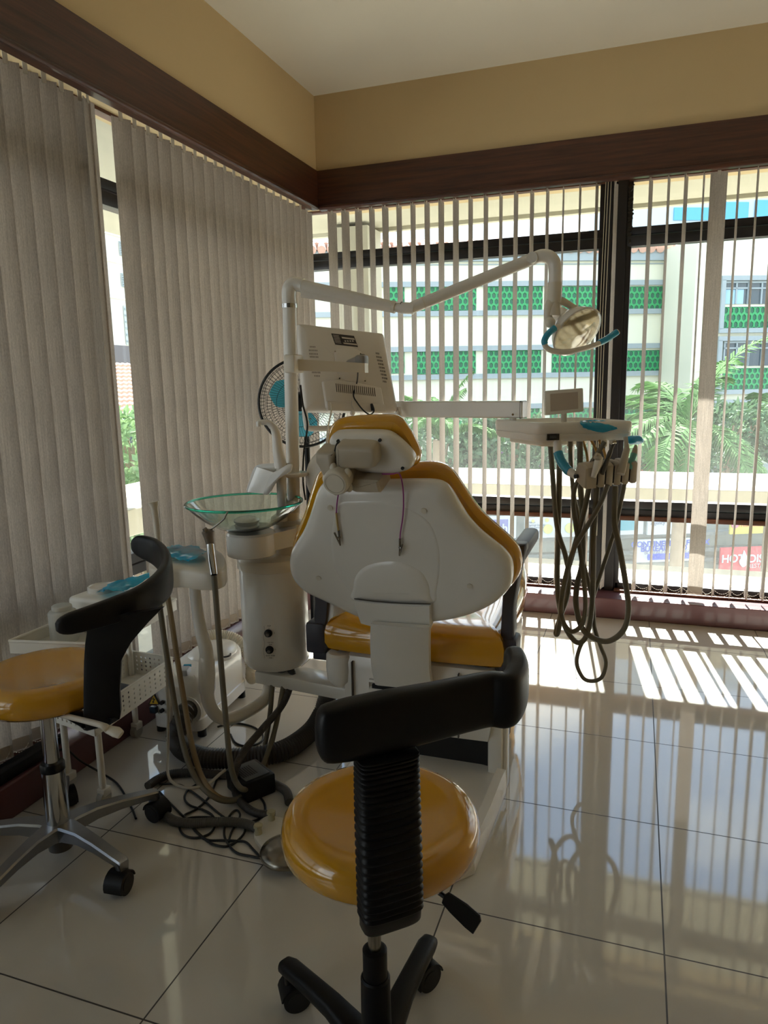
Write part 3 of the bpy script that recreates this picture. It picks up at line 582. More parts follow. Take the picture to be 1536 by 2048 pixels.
# headrest
HN = Vector((0, -.95, -.31)); HP = Vector((-.88, -2.25, 1.33))
def H(cx, cy, off=0.0): return PL(560 + .3385 * cx, 820 + .3385 * cy, HP + HN * off, HN)
def Hs(p, off=0.0): return [H(a, b, off) for a, b in p]
PIL = [(266, 215), (266, 175), (280, 120), (330, 78), (440, 60), (620, 55), (690, 72), (735, 125), (780, 195), (812, 265), (812, 310), (790, 345), (700, 372), (500, 372), (350, 330), (290, 270)]
mk('headrest_pillow', MB().shell(Hs(PIL, -.05), HN, [(.04, -.004), (.01, -.008), (0, -.022), (-.001, -.04), (.006, -.058), (.018, -.068), (.018, -.074, .85), (.018, -.07, .5)]), YEL, ch)
HS = [(286, 210), (288, 175), (310, 150), (370, 143), (480, 143), (590, 145), (650, 163), (715, 215), (768, 272), (786, 312), (770, 350), (700, 375), (610, 382), (480, 372), (360, 320), (300, 262)]
mk('headrest_shell', MB().shell(Hs(HS), HN, [(.012, .013, .5), (.012, .012, .85), (.012, .008), (.002, -.004), (0, -.02), (.002, -.045), (.03, -.048)]), WHITE, ch, 50)
mk('hinge_housing', MB().shell(Hs([(364, 178), (420, 174), (540, 176), (585, 190), (600, 225), (600, 280), (580, 305), (520, 309), (400, 309), (368, 296), (360, 240)], .01), HN, [(.014, .055), (.004, .05), (0, .038), (0, -.01)]), GREYP, ch, 50)
mk('hinge_axle', MB().cyl(H(338, 235, .03), H(420, 250, .03), .026, 20), DARKSLOT, ch)
mk('headrest_bracket', MB().shell(Hs([(246, 216), (300, 213), (352, 218), (348, 262), (352, 300), (385, 318), (432, 345), (445, 400), (440, 440), (400, 448), (330, 420), (296, 370), (262, 300), (244, 270)], .02), HN, [(.008, .05), (.002, .045), (0, .036), (0, -.02)], 4), GREYP, ch, 50)
q = H(345, 410, .065); g = MB(); g.lathe([(0, .03), (.034, .03), (.0375, .027), (.040, .02), (.040, -.02), (.03, -.022), (0, -.022)], q, 32, Matrix((HN.orthogonal().normalized(), HN.cross(HN.orthogonal()).normalized(), HN)).transposed())
kn = mk('tilt_knob', g, IVORY, ch); g = MB(); u = HN.orthogonal().normalized(); v = HN.cross(u)
g.tube([q + HN * .0305 + (u * math.cos(t) + v * math.sin(t)) * .029 for t in [k * math.pi / 16 for k in range(32)]], .0008, 5, close=True); mk('knob_ring', g, GREYP, kn)
g = MB()
for k in range(5): t = k * 2 * math.pi / 5 + .4; g.ball(q + (u * math.cos(t) + v * math.sin(t)) * .039, .011, (1, 1, 1.4), 12)
mk('knob_grip', g, IVORY, kn)
mk('mounting_bar', MB().shell(Hs([(434, 372), (500, 370), (600, 374), (612, 382), (624, 448), (560, 450), (480, 448), (440, 430)], .0), HN, [(.008, .05), (.001, .044), (0, .03), (0, -.05)], 0), GREYP, ch, 40)
for p in ((346, 181), (592, 176), (726, 341)): q = H(*p, .008); mk('screw', MB().cyl(q, q + HN * .006, .005, 12), DARKSLOT, ch)
# seat, cowl, base
g = MB(); x0, x1 = Y(652, 1290, -1.8).x, Y(1003, 1290, -1.8).x
out = [(x0 + .03, -1.80), ((x0 + x1) / 2, -1.815), (x1 - .03, -1.80), (x1, -1.74), (x1 - .01, -1.4), (x1 - .03, -1.0), (x1 - .1, -.6), (x1 - .17, -.52), (x0 + .17, -.52), (x0 + .1, -.6), (x0 + .03, -1.0), (x0 + .01, -1.4), (x0, -1.74)]
g.shell([(a, b, .5) for a, b in out], UP, [(.05, .0), (.01, .004), (-.004, .03), (-.004, .07), (.004, .098), (.022, .119), (.022, .128, .94), (.022, .132, .86), (.022, .124, .7), (.022, .114, .4)]); mk('seat_cushion', g, YEL, ch, 50)
mk('legrest_cushion', MB().shell([(a, b, .46) for a, b in ((x0 + .17, -.56), (x1 - .17, -.56), (x1 - .18, -.3), (x1 - .2, -.08), (x1 - .28, -.02), (x0 + .28, -.02), (x0 + .2, -.08), (x0 + .18, -.3))], UP, [(.03, .0), (0, .02), (0, .07), (.02, .095), (.02, .1, .8), (.02, .1, .5)]), YEL, ch, 50)
cx0, cx1 = Y(690, 1370, -1.8).x, Y(984, 1370, -1.8).x
g = MB(); rows = []
for z, iy, ix in ((.20, .03, .02), (.24, .01, .01), (.30, 0, .0), (.46, 0, -.004), (.485, .01, .004), (.498, .04, .03)):
    rows.append([Vector(p) for p in ((cx0 + ix, -1.80 + iy, z), ((cx0 + cx1) / 2, -1.81 + iy, z), (cx1 - ix, -1.80 + iy, z), (cx1 - ix, -1.1, z), (cx0 + ix, -1.1, z))])
g.loft(rows); cw = mk('seat_cowl', g, WHITE, ch, 35)
a = Y(705, 1370, -1.81).x; b = Y(917, 1370, -1.81).x
for x in (a, b): mk('panel_seam', MB().b2((x - .0015, -1.818, .22), (x + .0015, -1.8, .47)), SEAMY, cw)
sa, sb = Y(742, 1362, -1.82), Y(872, 1394, -1.82)
g = MB(); g.shell([(sa.x - .01, -1.812, sa.z + .004), (sb.x + .02, -1.812, sa.z - .004), (sb.x + .02, -1.812, sb.z - .02), (sa.x - .01, -1.812, sb.z - .006)], (0, -1, 0), [(0, -.01), (0, .006), (.008, .008), (.014, .002), (.014, -.004)], 0); mk('slot_frame', g, WHITE, cw, 40)
mk('slot', MB().b2((sa.x + .004, -1.822, sb.z + .004), (sb.x + .006, -1.80, sa.z - .012)), DARKSLOT, cw)
q = Y(677, 1335, -1.79); mk('pivot_cup', MB().lathe([(0, -.075), (.035, -.072), (.052, -.05), (.056, 0), (.054, .05), (.045, .058), (0, .06)], (q.x, q.y + .02, q.z), 28), WHITE, ch)
for n_, x in (('lift_arm', cx1 - .02), ('lift_arm', cx0 + .02)): mk(n_, MB().box((x, -1.45, .2), (.05, .12, .3), .012), DARKSLOT, ch)
mk('lift_column', MB().b2((cx0 + .1, -1.7, .05), (cx1 - .08, -1.2, .24), .01), DARKSLOT, ch)
PLT = [(-.625, -2.334), (-.547, -2.24), (-.53, -1.76), (-.62, -1.68), (-.64, -1.0), (-1.10, -1.0), (-1.13, -1.7), (-1.13, -2.24), (-1.05, -2.334)]
mk('base_plate', MB().shell([(a, b, 0) for a, b in PLT], UP, [(0, .002), (0, .055), (.004, .066), (.014, .074), (.05, .078)], 0), WHITE, ch, 30)
g = MB(); g.loft([[Vector((x - .05, y, .05)), Vector((x, y, .05)), Vector((x - .004, y, z)), Vector((x - .035, y, z))] for x, y, z in ((-.552, -2.2, .085), (-.535, -2.0, .10), (-.527, -1.86, .115), (-.522, -1.80, .118))]); mk('base_rim', g, WHITE, ch, 40)
g = MB(); g.b2((-.60, -1.77, .06), (-.545, -1.66, .33), .012).b2((-.56, -1.75, .0), (-.53, -1.69, .33), .01); mk('side_cover', g, WHITE, ch, 40)
mk('base_shadow_gap', MB().b2((-1.08, -1.72, .07), (-.60, -1.2, .215)), DARKSLOT, ch)  # black block in place of the shade under the seat cowl
# armrests
def arm(px_post, blk, brk, y, pad):
    m = MB().shell([Y(a, b, y) for a, b in px_post], (0, -1, 0), [(.006, .028), (.001, .022), (0, .01), (0, -.03), (.006, -.04)], 3)
    o = mk('armrest', m, SLATE, ch, 50)
    a, b = Y(*blk[0], y), Y(*blk[1], y); mk('armrest_knuckle', MB().box(((a.x + b.x) / 2, y + .01, (a.z + b.z) / 2), (abs(b.x - a.x), .10, abs(a.z - b.z)), .014), SLATE, o)
    a, b = Y(*brk[0], y), Y(*brk[1], y); mk('armrest_bracket', MB().box(((a.x + b.x) / 2, y + .02, (a.z + b.z) / 2), (abs(b.x - a.x), .08, abs(a.z - b.z)), .01), SLATE, o)
    if pad: q = Y(*pad, y); mk('armrest_pad', MB().box((q.x + .005, y + .16, q.z - .025), (.062, .36, .055), .018), SLATE, o)
arm([(1014, 1090), (1020, 1086), (1048, 1086), (1054, 1090), (1053, 1106), (1044, 1138), (1036, 1180), (1031, 1215), (1029, 1276), (1005, 1276), (1006, 1210), (1010, 1150)], ((1000, 1270), (1037, 1340)), ((978, 1312), (1012, 1342)), -1.72, (1034, 1092))
arm([(634, 1160), (662, 1150), (662, 1210), (656, 1250), (634, 1250), (634, 1200)], ((617, 1239), (657, 1304)), ((628, 1296), (664, 1320)), -1.66, None)
# bib clip cord
g = MB(); P = [B(350, 470, .03), B(338, 540, .026), B(333, 612, .024)]; up_ = [H(360, 440, .02), H(420, 395, -.04), H(560, 380, -.02), H(660, 378, .03)]
P2 = [B(703, 375, .05), B(722, 430, .034), B(730, 520, .028), B(726, 630, .026), B(712, 720, .026), B(709, 762, .026)]
bc = empty('bib_clip_cord', B(709, 860, .026), 'purple bib cord with two metal clips hanging over the back of the dental chair', 'bib cord')
mk('cord', g.tube([B(350, 472, .03)] + P[1:], .0022, 8, 6).tube(up_ + P2, .0022, 8, 6), mat('purple_cord', rgb(150, 52, 130), .4), bc)
mk('sleeve', MB().tube([B(333, 608, .024), B(338, 660, .024), B(345, 712, .024)], .0035, 8, 3), mat('tan_sleeve', rgb(190, 160, 100), .4), bc)
def clip(p, q, r): 
    g = MB(); g.tube([p, q], [.004, .0025], 8).tube([r, q], [.0035, .002], 8); m_ = p.lerp(q, .45); g.cyl(m_, r.lerp(q, .4), .003, 8).ball(m_, .005, (1, 1, 1), 8); mk('clip', g, STEEL, bc)
clip(B(347, 712, .026), B(356, 800, .026), B(322, 725, .03)); clip(B(709, 760, .026), B(706, 860, .026), B(722, 795, .034))

# ---------------------------------------------------------------- cuspidor unit
TX, TY = -1.547, -1.60
cu = empty('cuspidor_unit', (TX, TY, .33), 'white cylindrical dental unit left of the chair, with glass spittoon bowl and cup filler', 'dental unit')
g = MB(); g.lathe([(0, .335), (.10, .337), (.128, .345), (.138, .36), (.140, .38), (.140, .765), (.136, .766)], (TX, TY, 0), 56); bd = mk('cabinet', g, WHITE, cu)
g = MB(); g.lathe([(.132, .766), (.146, .767), (.147, .80), (.142, .812), (.10, .822), (.07, .825), (0, .825)], (TX, TY, 0), 56); mk('cabinet_lid', g, IVORY, cu)
g = MB(); g.lathe([(.082, .82), (.082, .86), (.072, .865), (.072, .945), (.06, .955), (.042, .96), (.042, .99), (.03, .995), (0, .995)], (-1.478, -1.555, 0), 40); mk('neck', g, IVORY, cu)
def tw(px, py, dr=.001):                                    # point on the cabinet's curved front
    d = ray(px, py); r = .140 + dr; ox, oy = CP.x - TX, CP.y - TY; A = d.x ** 2 + d.y ** 2; Bq = ox * d.x + oy * d.y; Cq = ox * ox + oy * oy - r * r
    t = (-Bq - math.sqrt(max(0, Bq * Bq - A * Cq))) / A; return CP + d * t
g = MB(); cols = [524 + 24 * k / 8 for k in range(9)]; rows_ = []
for py in (1206, 1216, 1240, 1280, 1318): rows_.append([tw(x + (6 * (1 - abs(k - 4) / 4) * 0), py if py > 1207 else py + 10 * abs(k - 4) / 4, .0012) for k, x in enumerate(cols)])
g.loft(rows_, False, False, False); pn = mk('control_panel', g, mat('panel_film', rgb(216, 210, 200), .3), cu, 60)
for px, py in ((537, 1266), (539.5, 1299)):
    q = tw(px, py, 0); n_ = Vector((q.x - TX, q.y - TY, 0)).normalized(); g = MB(); g.cyl(q, q + n_ * .006, .0165, 24).cyl(q, q + n_ * .022, .012, 24, .0105); mk('knob', g, RUB, pn)
    g = MB(); g.cyl(q + n_ * .022, q + n_ * .024, .007, 16); mk('knob_cap', g, CHROME, pn)
INK = mat('black_print', rgb(40, 38, 36), .6)
for px, py, s, w_ in ((538, 1252, .0075, 'CUP'), (538, 1257, .006, '0'), (541, 1285, .0065, 'CUP FILL'), (541, 1289, .0065, 'TIME'), (541, 1311.5, .0065, 'BOWL RINSE'), (541, 1316, .0065, 'TIME'), (548.5, 1266, .006, '12'), (550, 1299, .006, '12')):
    q = tw(px, py, .0018); n_ = Vector((q.x - TX, q.y - TY, 0)).normalized(); text('print', w_, q, UP.cross(n_), UP, s, INK, pn, 'CENTER', .0002)
g = MB()
for k in range(14): g.tube([tw(528 + 1.2 * math.sin(k), 1252 + k * 4.6, .0015), tw(528 + 1.2 * math.sin(k + 1), 1252 + (k + 1) * 4.6, .0015)], .0004, 4)
mk('printed_line', g, INK, pn, 0)
bx, by = -1.578, -1.75
g = MB(); g.lathe([(0, .845), (.085, .846), (.096, .852), (.098, .87), (.097, .935), (.09, .943), (0, .944)], (-1.556, -1.75, 0), 44); mk('bowl_stand', g, WHITE, cu)
g = MB(); g.loft([[Vector(p) for p in r] for r in (((-1.50, -1.80, .862), (-1.52, -1.67, .862), (-1.52, -1.67, .93), (-1.50, -1.80, .93)), ((-1.40, -1.66, .875), (-1.47, -1.52, .875), (-1.47, -1.52, .945), (-1.40, -1.66, .945)))]); mk('bowl_arm', g, WHITE, cu, 30)
def glassm(name, col, rough=.0):
    m = bpy.data.materials.new(name); m.use_nodes = True; p = m.node_tree.nodes['Principled BSDF']; p.inputs['Base Color'].default_value = col; p.inputs['Roughness'].default_value = rough; p.inputs['Transmission Weight'].default_value = 1; p.inputs['IOR'].default_value = 1.42; return m
GB = glassm('pale_green_glass', (.86, .97, .93, 1)); GR = glassm('bottle_green_glass', (.12, .72, .56, 1))
prof = [(0, .946), (.055, .947), (.09, .955), (.13, .973), (.17, 1.0), (.205, 1.031), (.229, 1.058)]
inn = [(.223, 1.060), (.198, 1.034), (.164, 1.006), (.126, .981), (.088, .963), (.05, .956), (0, .955)]
g = MB(); g.lathe(prof + inn, (bx, by, 0), 64); bw = mk('spittoon_bowl', g, GB, cu, 60)
g = MB(); g.tube([(bx + .2275 * math.cos(t), by + .2275 * math.sin(t), 1.0585) for t in [k * 2 * math.pi / 72 for k in range(72)]], .0055, 10, close=True); mk('bowl_rim', g, GR, bw)
g = MB(); g.lathe([(.047, .957), (.05, .962), (.042, .966), (.042, .972), (.05, .974), (.051, .982), (.04, .99), (.02, .993), (0, .9935)], (bx + .006, by, 0), 32); mk('bowl_drain', g, WHITE, cu)
sp_ = [Y(562, 935, -1.63), Y(556, 900, -1.63), Y(553, 872, -1.63), Y(546, 853, -1.64), Y(534, 845, -1.65), Y(522, 845, -1.66)]
g = MB(); g.tube(sp_, [.026, .022, .019, .015, .0115, .011], 16, 6); g.tube([sp_[-1], Y(518, 846, -1.665), Y(518, 853, -1.665)], [.011, .012, .010], 12, 3); mk('cup_filler_spout', g, WHITE, cu, 50)
g = MB(); g.tube([Y(562, 930, -1.63), Y(563, 975, -1.63), Y(566, 1040, -1.6)], .02, 14); g.lathe([(0, 0), (.055, .0), (.06, .006), (.06, .012), (.055, .016), (0, .016)], Y(588, 952, -1.57), 28); mk('spout_collar', g, WHITE, cu)
def plate(pts, y, th, mbd): return mbd.shell([Y(a, b, y) for a, b in pts], (0, -1, 0), [(.004, .003), (0, 0), (0, -th), (.004, -th - .003)], 3)
g = MB(); plate([(493, 984), (500, 958), (507, 938), (518, 929), (540, 927), (570, 926), (580, 930), (575, 945), (556, 948), (545, 958), (535, 978), (530, 986), (510, 985)], -1.60, .006, g)
plate([(526, 986), (532, 966), (542, 948), (556, 940), (578, 928), (584, 932), (580, 944), (560, 955), (548, 970), (538, 988), (530, 989)], -1.68, .008, g)
a, b, c_, d_ = Y(495, 984, -1.605), Y(530, 988, -1.68), Y(545, 950, -1.68), Y(512, 940, -1.605); g.loft([[a, b, c_, d_], [p + Vector((.004, 0, .012)) for p in (a, b, c_, d_)]]); mk('cup_chute', g, WHITE, cu, 45)
g = MB(); q = Vector((TX + .01, TY - .03, .335))
for k, dx in enumerate((.005, .052)): g.lathe([(0, 0), (.021, 0), (.021, -.03), (.012, -.045), (.012, -.06), (0, -.06)], (TX + dx, TY - .06, .338), 16)
mk('hose_union', g, mat('grey_union', rgb(110, 112, 116), .4), cu)
g = MB(); g.box((-1.37, -1.66, .30), (.46, .13, .055), .008, rz=-.12); mk('chair_link_arm', g, WHITE, cu)
# ---------------------------------------------------------------- operating light on its pole
ol = empty('operating_light', (-1.478, -1.555, .99), 'white articulated dental operating light on a tall pole, two handles wrapped in blue film', 'dental lamp')
PX, PY_ = -1.452, -1.55; pt = Y(578, 614, PY_).z
mk('pole', MB().cyl((-1.462, PY_, .985), (-1.446, PY_, pt), .0275, 28), WHITE, ol)
mk('chrome_ring', MB().cyl((-1.446, PY_, pt - .004), (-1.446, PY_, pt + .012), .0305, 28), CHROME, ol)
el = [Vector((-1.446, PY_, pt + .01)), Y(577, 590, PY_), Y(579, 575, PY_), Y(587, 568, PY_ + .005), Y(598, 569, PY_ + .01), Y(606, 571, PY_ + .012)]
mk('pole_elbow', MB().tube(el, .0275, 20, 6), WHITE, ol, 60)
a0, a1 = Y(604, 573, PY_ + .01), Y(786, 614, -1.45)
mk('lower_arm', MB().tube([a0, a0.lerp(a1, .5), a1], [.0265, .026, .022], 24), WHITE, ol); mk('arm_spring_cover', MB().tube([a0 + Vector((-.0, -.002, -.022)), a1 + Vector((0, -.002, -.008))], [.02, .014], 20), WHITE, ol)
j0, j1 = Y(790, 615, -1.45), Y(828, 617, -1.44)
jm = mk('arm_joint', MB().tube([j0, j0.lerp(j1, .5), j1], [.016, .022, .022], 20), WHITE, ol); 
mk('joint_collar', MB().cyl(Y(783, 613, -1.45), Y(791, 615, -1.45), .0235, 24), IVORY, ol); mk('joint_gap', MB().cyl(Y(803, 615, -1.4425), Y(804.5, 615, -1.4425), .0225, 20), SEAMY, ol)
k0, k1 = Y(822, 616, -1.44), Y(1060, 520, -1.27)
mk('upper_arm', MB().tube([k0, k0.lerp(k1, .06), k1], [.021, .023, .0235], 24), WHITE, ol); mk('upper_arm_collar', MB().cyl(k0.lerp(k1, .1), k0.lerp(k1, .108), .0242, 24), IVORY, ol)
e0 = Y(1066, 517, -1.27); mk('arm_knuckle', MB().cyl(e0 + Vector((0, -.03, 0)), e0 + Vector((0, .028, 0)), .021, 24).cyl(k0.lerp(k1, .93), e0, .0235, 24), WHITE, ol)
el = [e0, Y(1082, 512, -1.27), Y(1098, 514, -1.265), Y(1108, 526, -1.26), Y(1110.5, 545, -1.26), Y(1110, 566, -1.26)]
mk('drop_elbow', MB().tube(el, [.022, .025, .026, .026, .0255, .025], 22, 6), WHITE, ol, 60)
q = Y(1110, 565, -1.26); mk('swivel_collar', MB().cyl(q, q + Vector((-.002, 0, -.075)), .0275, 26).cyl(q + Vector((-.002, 0, -.07)), q + Vector((-.005, 0, -.125)), .022, 22, .03), IVORY, ol)
RT, UPc, BK = CM.col[0].copy(), CM.col[1].copy(), CM.col[2].copy()
LC = Y(1154, 664, -1.22); LN = (BK * .58 + RT * .42 - UPc * .70).normalized()
LU = LN.cross(UPc).normalized(); LV = LN.cross(LU); LM = Matrix((LU, LV, LN)).transposed()
g = MB(); g.lathe([(0, -.135), (.03, -.135), (.036, -.12), (.04, -.085), (.048, -.075), (.07, -.062), (.096, -.03), (.108, -.004), (.110, .002), (.105, .004), (.10, -.002), (.09, -.03), (.06, -.055), (0, -.058)], LC, 44, LM); hd = mk('lamp_head', g, WHITE, ol, 40)
g = MB(); g.lathe([(.103, .0), (.088, -.028), (.06, -.048), (.035, -.053), (0, -.054)], LC, 44, LM); mk('reflector', g, mat('gold_reflector', rgb(206, 184, 146), .3, .1), hd)
g = MB(); g.lathe([(0, -.05), (.03, -.05), (.034, -.035), (.03, -.026), (0, -.025)], LC, 28, LM); mk('bulb_shield', g, mat('pale_gold', rgb(226, 204, 150), .3, 0), hd)
lensm = bpy.data.materials.new('clear_lens'); lensm.use_nodes = True; t_ = lensm.node_tree; t_.nodes.remove(t_.nodes['Principled BSDF'])
f1, f2, f3, f4 = (t_.nodes.new('ShaderNodeBsdfTransparent'), t_.nodes.new('ShaderNodeBsdfGlossy'), t_.nodes.new('ShaderNodeMixShader'), t_.nodes.new('ShaderNodeLayerWeight'))
f1.inputs[0].default_value = (.9, .88, .82, 1); f2.inputs['Roughness'].default_value = .04; f4.inputs[0].default_value = .25
f5 = t_.nodes.new('ShaderNodeMath'); f5.operation = 'MULTIPLY_ADD'; f5.inputs[1].default_value = .35; f5.inputs[2].default_value = .04; t_.links.new(f4.outputs['Facing'], f5.inputs[0]); t_.links.new(f5.outputs[0], f3.inputs[0]); t_.links.new(f1.outputs[0], f3.inputs[1]); t_.links.new(f2.outputs[0], f3.inputs[2]); t_.links.new(f3.outputs[0], t_.nodes['Material Output'].inputs[0])
g = MB(); g.lathe([(.106, .003), (.1055, .008), (.09, .02), (.06, .03), (.03, .034), (0, .035), (0, .033), (.06, .028), (.1, .006)], LC, 44, LM); mk('lens_cover', g, lensm, hd, 60)
sw = Y(1108, 600, -1.26); yk = [sw, Y(1099, 612, -1.27), Y(1096, 632, -1.275), Y(1101, 646, -1.28)]
g = MB(); g.tube(yk, [.024, .019, .016, .018], 14, 5); g.tube([sw, Y(1124, 602, -1.24), Y(1142, 612, -1.2), Y(1160, 622, -1.16)], [.02, .015, .013, .012], 12, 5); g.ball(Y(1100, 645, -1.29), .021, n=14); mk('yoke', g, IVORY, ol, 50)
hp = [Y(1122, 652, -1.30), Y(1110, 656, -1.31), Y(1096, 668, -1.33), Y(1089, 681, -1.335), Y(1092, 694, -1.33), Y(1106, 702, -1.325), Y(1130, 704, -1.31), Y(1160, 699, -1.28), Y(1190, 690, -1.24), Y(1212, 679, -1.21), Y(1236, 663, -1.18)]
hn = mk('handle', MB().tube(hp, .0105, 14, 6), IVORY, ol, 60)
mk('film_wrap', MB().tube(hp[1:4] + [Y(1090, 688, -1.333)], [.0122, .0125, .0125, .0122], 14, 5), BLUEF, hn, 60); mk('film_wrap', MB().tube([hp[8].lerp(hp[9], .4), hp[9], hp[9].lerp(hp[10], .5), hp[10].lerp(hp[9], .08)], [.0122, .0126, .0126, .0124], 14, 4), BLUEF, hn, 60)
# ---------------------------------------------------------------- monitor
mo = empty('monitor', Y(700, 850, -1.28), 'white flat screen monitor seen from behind, held by a horizontal arm on the lamp pole', 'monitor')
C4 = [Y(594, 646, -1.30), Y(768, 666, -1.00), Y(800, 843, -1.12), Y(613, 842, -1.36)]
MN = (C4[2] - C4[0]).cross(C4[3] - C4[1]).normalized(); MN = MN if MN.dot(CP - C4[0]) > 0 else -MN
MC = sum(C4, Vector()) / 4
def Mo(px, py, off=0.0): return PL(px, py, MC + MN * off, MN)
def rnd(P, r, k=4):                                          # round the corners of a polygon
    R = []; n = len(P)
    for i in range(n):
        a, b, c = P[i - 1], P[i], P[(i + 1) % n]; u = (a - b); v = (c - b); ru = min(r, u.length * .45); p = b + u.normalized() * ru; q = b + v.normalized() * min(r, v.length * .45)
        for j in range(k + 1): t = j / k; R.append(p * (1 - t) ** 2 + b * 2 * t * (1 - t) + q * t * t)
    return R
MWH = mat('monitor_white', rgb(212, 206, 198), .35, noise=.02)
cas = MB().shell(rnd([Mo(594, 646), Mo(768, 666), Mo(797, 823), Mo(609, 822)], .018), MN, [(.014, .012, .5), (.014, .012, .85), (.014, .008), (.004, .0), (0, -.012), (0, -.03), (.012, -.034)], 0); mcs = mk('monitor_casing', cas, MWH, mo, 50)
g = MB(); g.tube([Mo(609, 815, -.012), Mo(613, 848, -.012), Mo(622, 857, -.012), Mo(700, 855, -.012), Mo(785, 851, -.012), Mo(799, 843, -.012), Mo(796, 815, -.012)], .0125, 12, 5); mk('carry_frame', g, MWH, mo, 60)
mk('rear_hump', MB().shell(rnd([Mo(641, 764), Mo(668, 760), Mo(760, 776), Mo(768, 822), Mo(650, 820)], .012), MN, [(.008, .022), (.002, .018), (0, .01)], 0), MWH, mcs, 50)
mk('port_box', MB().shell(rnd([Mo(650, 805), Mo(766, 812), Mo(768, 828), Mo(652, 825)], .005), MN, [(.002, .03), (0, .026), (0, .008)], 0), MWH, mcs, 50)
mk('vesa_plate', MB().shell(rnd([Mo(666, 700), Mo(700, 696), Mo(724, 706), Mo(732, 764), Mo(690, 765), Mo(672, 748)], .02), MN, [(.004, .015), (0, .013), (0, .008)], 0), MWH, mcs, 50)
lab = mk('rating_label', MB().shell([Mo(661, 669), Mo(706, 674), Mo(714, 696), Mo(669, 691)], MN, [(0, .0142), (0, .006)], 0), mat('label_black', rgb(52, 46, 44), .5), mcs, 0)
LW = mat('label_print', rgb(196, 188, 178), .5)
g = MB()
for a, b in (((681, 676), (706, 681)), ((684, 687), (711, 692))): g.shell([Mo(a[0], a[1]), Mo(b[0], a[1] + 3), Mo(b[0] + 1.5, b[1] + 1), Mo(a[0] + 1.5, b[1] - 2)], MN, [(0, .0148), (0, .01)], 0)
for k in range(6): g.shell([Mo(664 + k, 672 + 3 * k), Mo(676 + k, 673.5 + 3 * k), Mo(676 + k, 674.3 + 3 * k), Mo(664 + k, 672.8 + 3 * k)], MN, [(0, .0148), (0, .01)], 0)
for k in range(4): g.shell([Mo(687 + 5 * k, 683), Mo(690 + 5 * k, 683.4), Mo(690.4 + 5 * k, 685.8), Mo(687.4 + 5 * k, 685.4)], MN, [(0, .0148), (0, .01)], 0)
mk('label_print', g, LW, lab, 0)
g = MB(); 
def slot_(px, py, lx, ly, w_=1.1, off=.0125): g.shell([Mo(px - w_ / 2, py), Mo(px + w_ / 2, py), Mo(px + lx + w_ / 2, py + ly), Mo(px + lx - w_ / 2, py + ly)], MN, [(0, off), (0, off - .004)], 0)
for k in range(20): slot_(669 + k * 4, 770 + k * .45, 2, 17, 1.4, .0228)
for r, (n_, x0) in enumerate(((4, 619), (6, 617), (6, 618), (6, 619), (6, 621), (6, 623), (4, 628))):
    if r not in (4,):
        for k in range(n_): slot_(x0 + 3 * k, (694, 701, 708, 714, 738, 745, 752)[r] + .1 * k, .5, 3)
for r in range(9):
    for k in range(4 if r in (0, 8) else 6): slot_(749 + r * 1.9 + 1.9 * k + (1 if r == 0 else 0), 706.5 + r * 7 + .3 * k, .5, 3.6, .9)
mk('vent_slots', g, mat('vent_black', rgb(56, 48, 42), .7), mcs, 0)
for px, py in ((670, 703), (721, 708), (679, 757), (730, 762), (650, 794), (668, 794), (620, 838)): q = Mo(px, py, .014); mk('screw', MB().cyl(q, q + MN * .0025, .0035, 10), STEEL, mcs)
m0, m1 = Y(600, 730, -1.56), Y(733, 736, -1.40); 
g = MB(); d_ = (m1 - m0); g.loft([[m0 + Vector((0, -.02, s * .0225)) + Vector((0, t * .04, 0)) for s, t in ((-1, 0), (1, 0), (1, 1), (-1, 1))], [m1 + Vector((0, -.02, s * .019)) + Vector((0, t * .04, 0)) for s, t in ((-1, 0), (1, 0), (1, 1), (-1, 1))]]); mk('support_arm', g, IVORY, mo, 30)
q = Y(592, 728, -1.55); mk('pole_clamp', MB().box((q.x, -1.57, q.z), (.048, .09, .072), .008), IVORY, mo)
q = Y(722, 722, -1.40); hc = MB().box((q.x, -1.39, q.z), (.045, .06, .05), .012); hc.tube([(q.x, -1.38, q.z + .01), Mo(700, 728, .012)], .02, 12); mk('hinge_cap', hc, mat('grey_cap', rgb(128, 124, 118), .4), mo)
mk('power_cable', MB().tube([Y(716, 742, -1.41), Mo(714, 764, .03), Mo(707, 790, .03), Mo(715, 806, .035), Mo(728, 822, .05), Mo(740, 829, .05), Mo(748, 822, .045), Mo(745, 810, .036)], .0032, 8, 6).tube([Mo(745, 822, .036), Mo(743, 808, .033)], .006, 8), RUB, mo)
mk('signal_cable', MB().tube([Mo(662, 806, .034), Mo(663, 820, .04), Mo(659, 840, .045), Mo(655, 862, .045), Mo(652, 900, .03)], .0035, 8, 6), IVORY, mo)
mk('lock_tab', MB().shell([Mo(699, 806), Mo(706, 807), Mo(708, 818), Mo(703, 823), Mo(699, 816)], MN, [(0, .036), (0, .028)], 0).ball(Mo(705, 826, .03), .012, n=12), MWH, mo)
mk('hanging_cable', MB().tube([Y(601, 770, -1.52), Y(606, 810, -1.52), Y(615, 850, -1.52), Y(608, 900, -1.52), Y(606, 960, -1.52), Y(611, 1000, -1.52)], .004, 8, 6), RUB, mo)
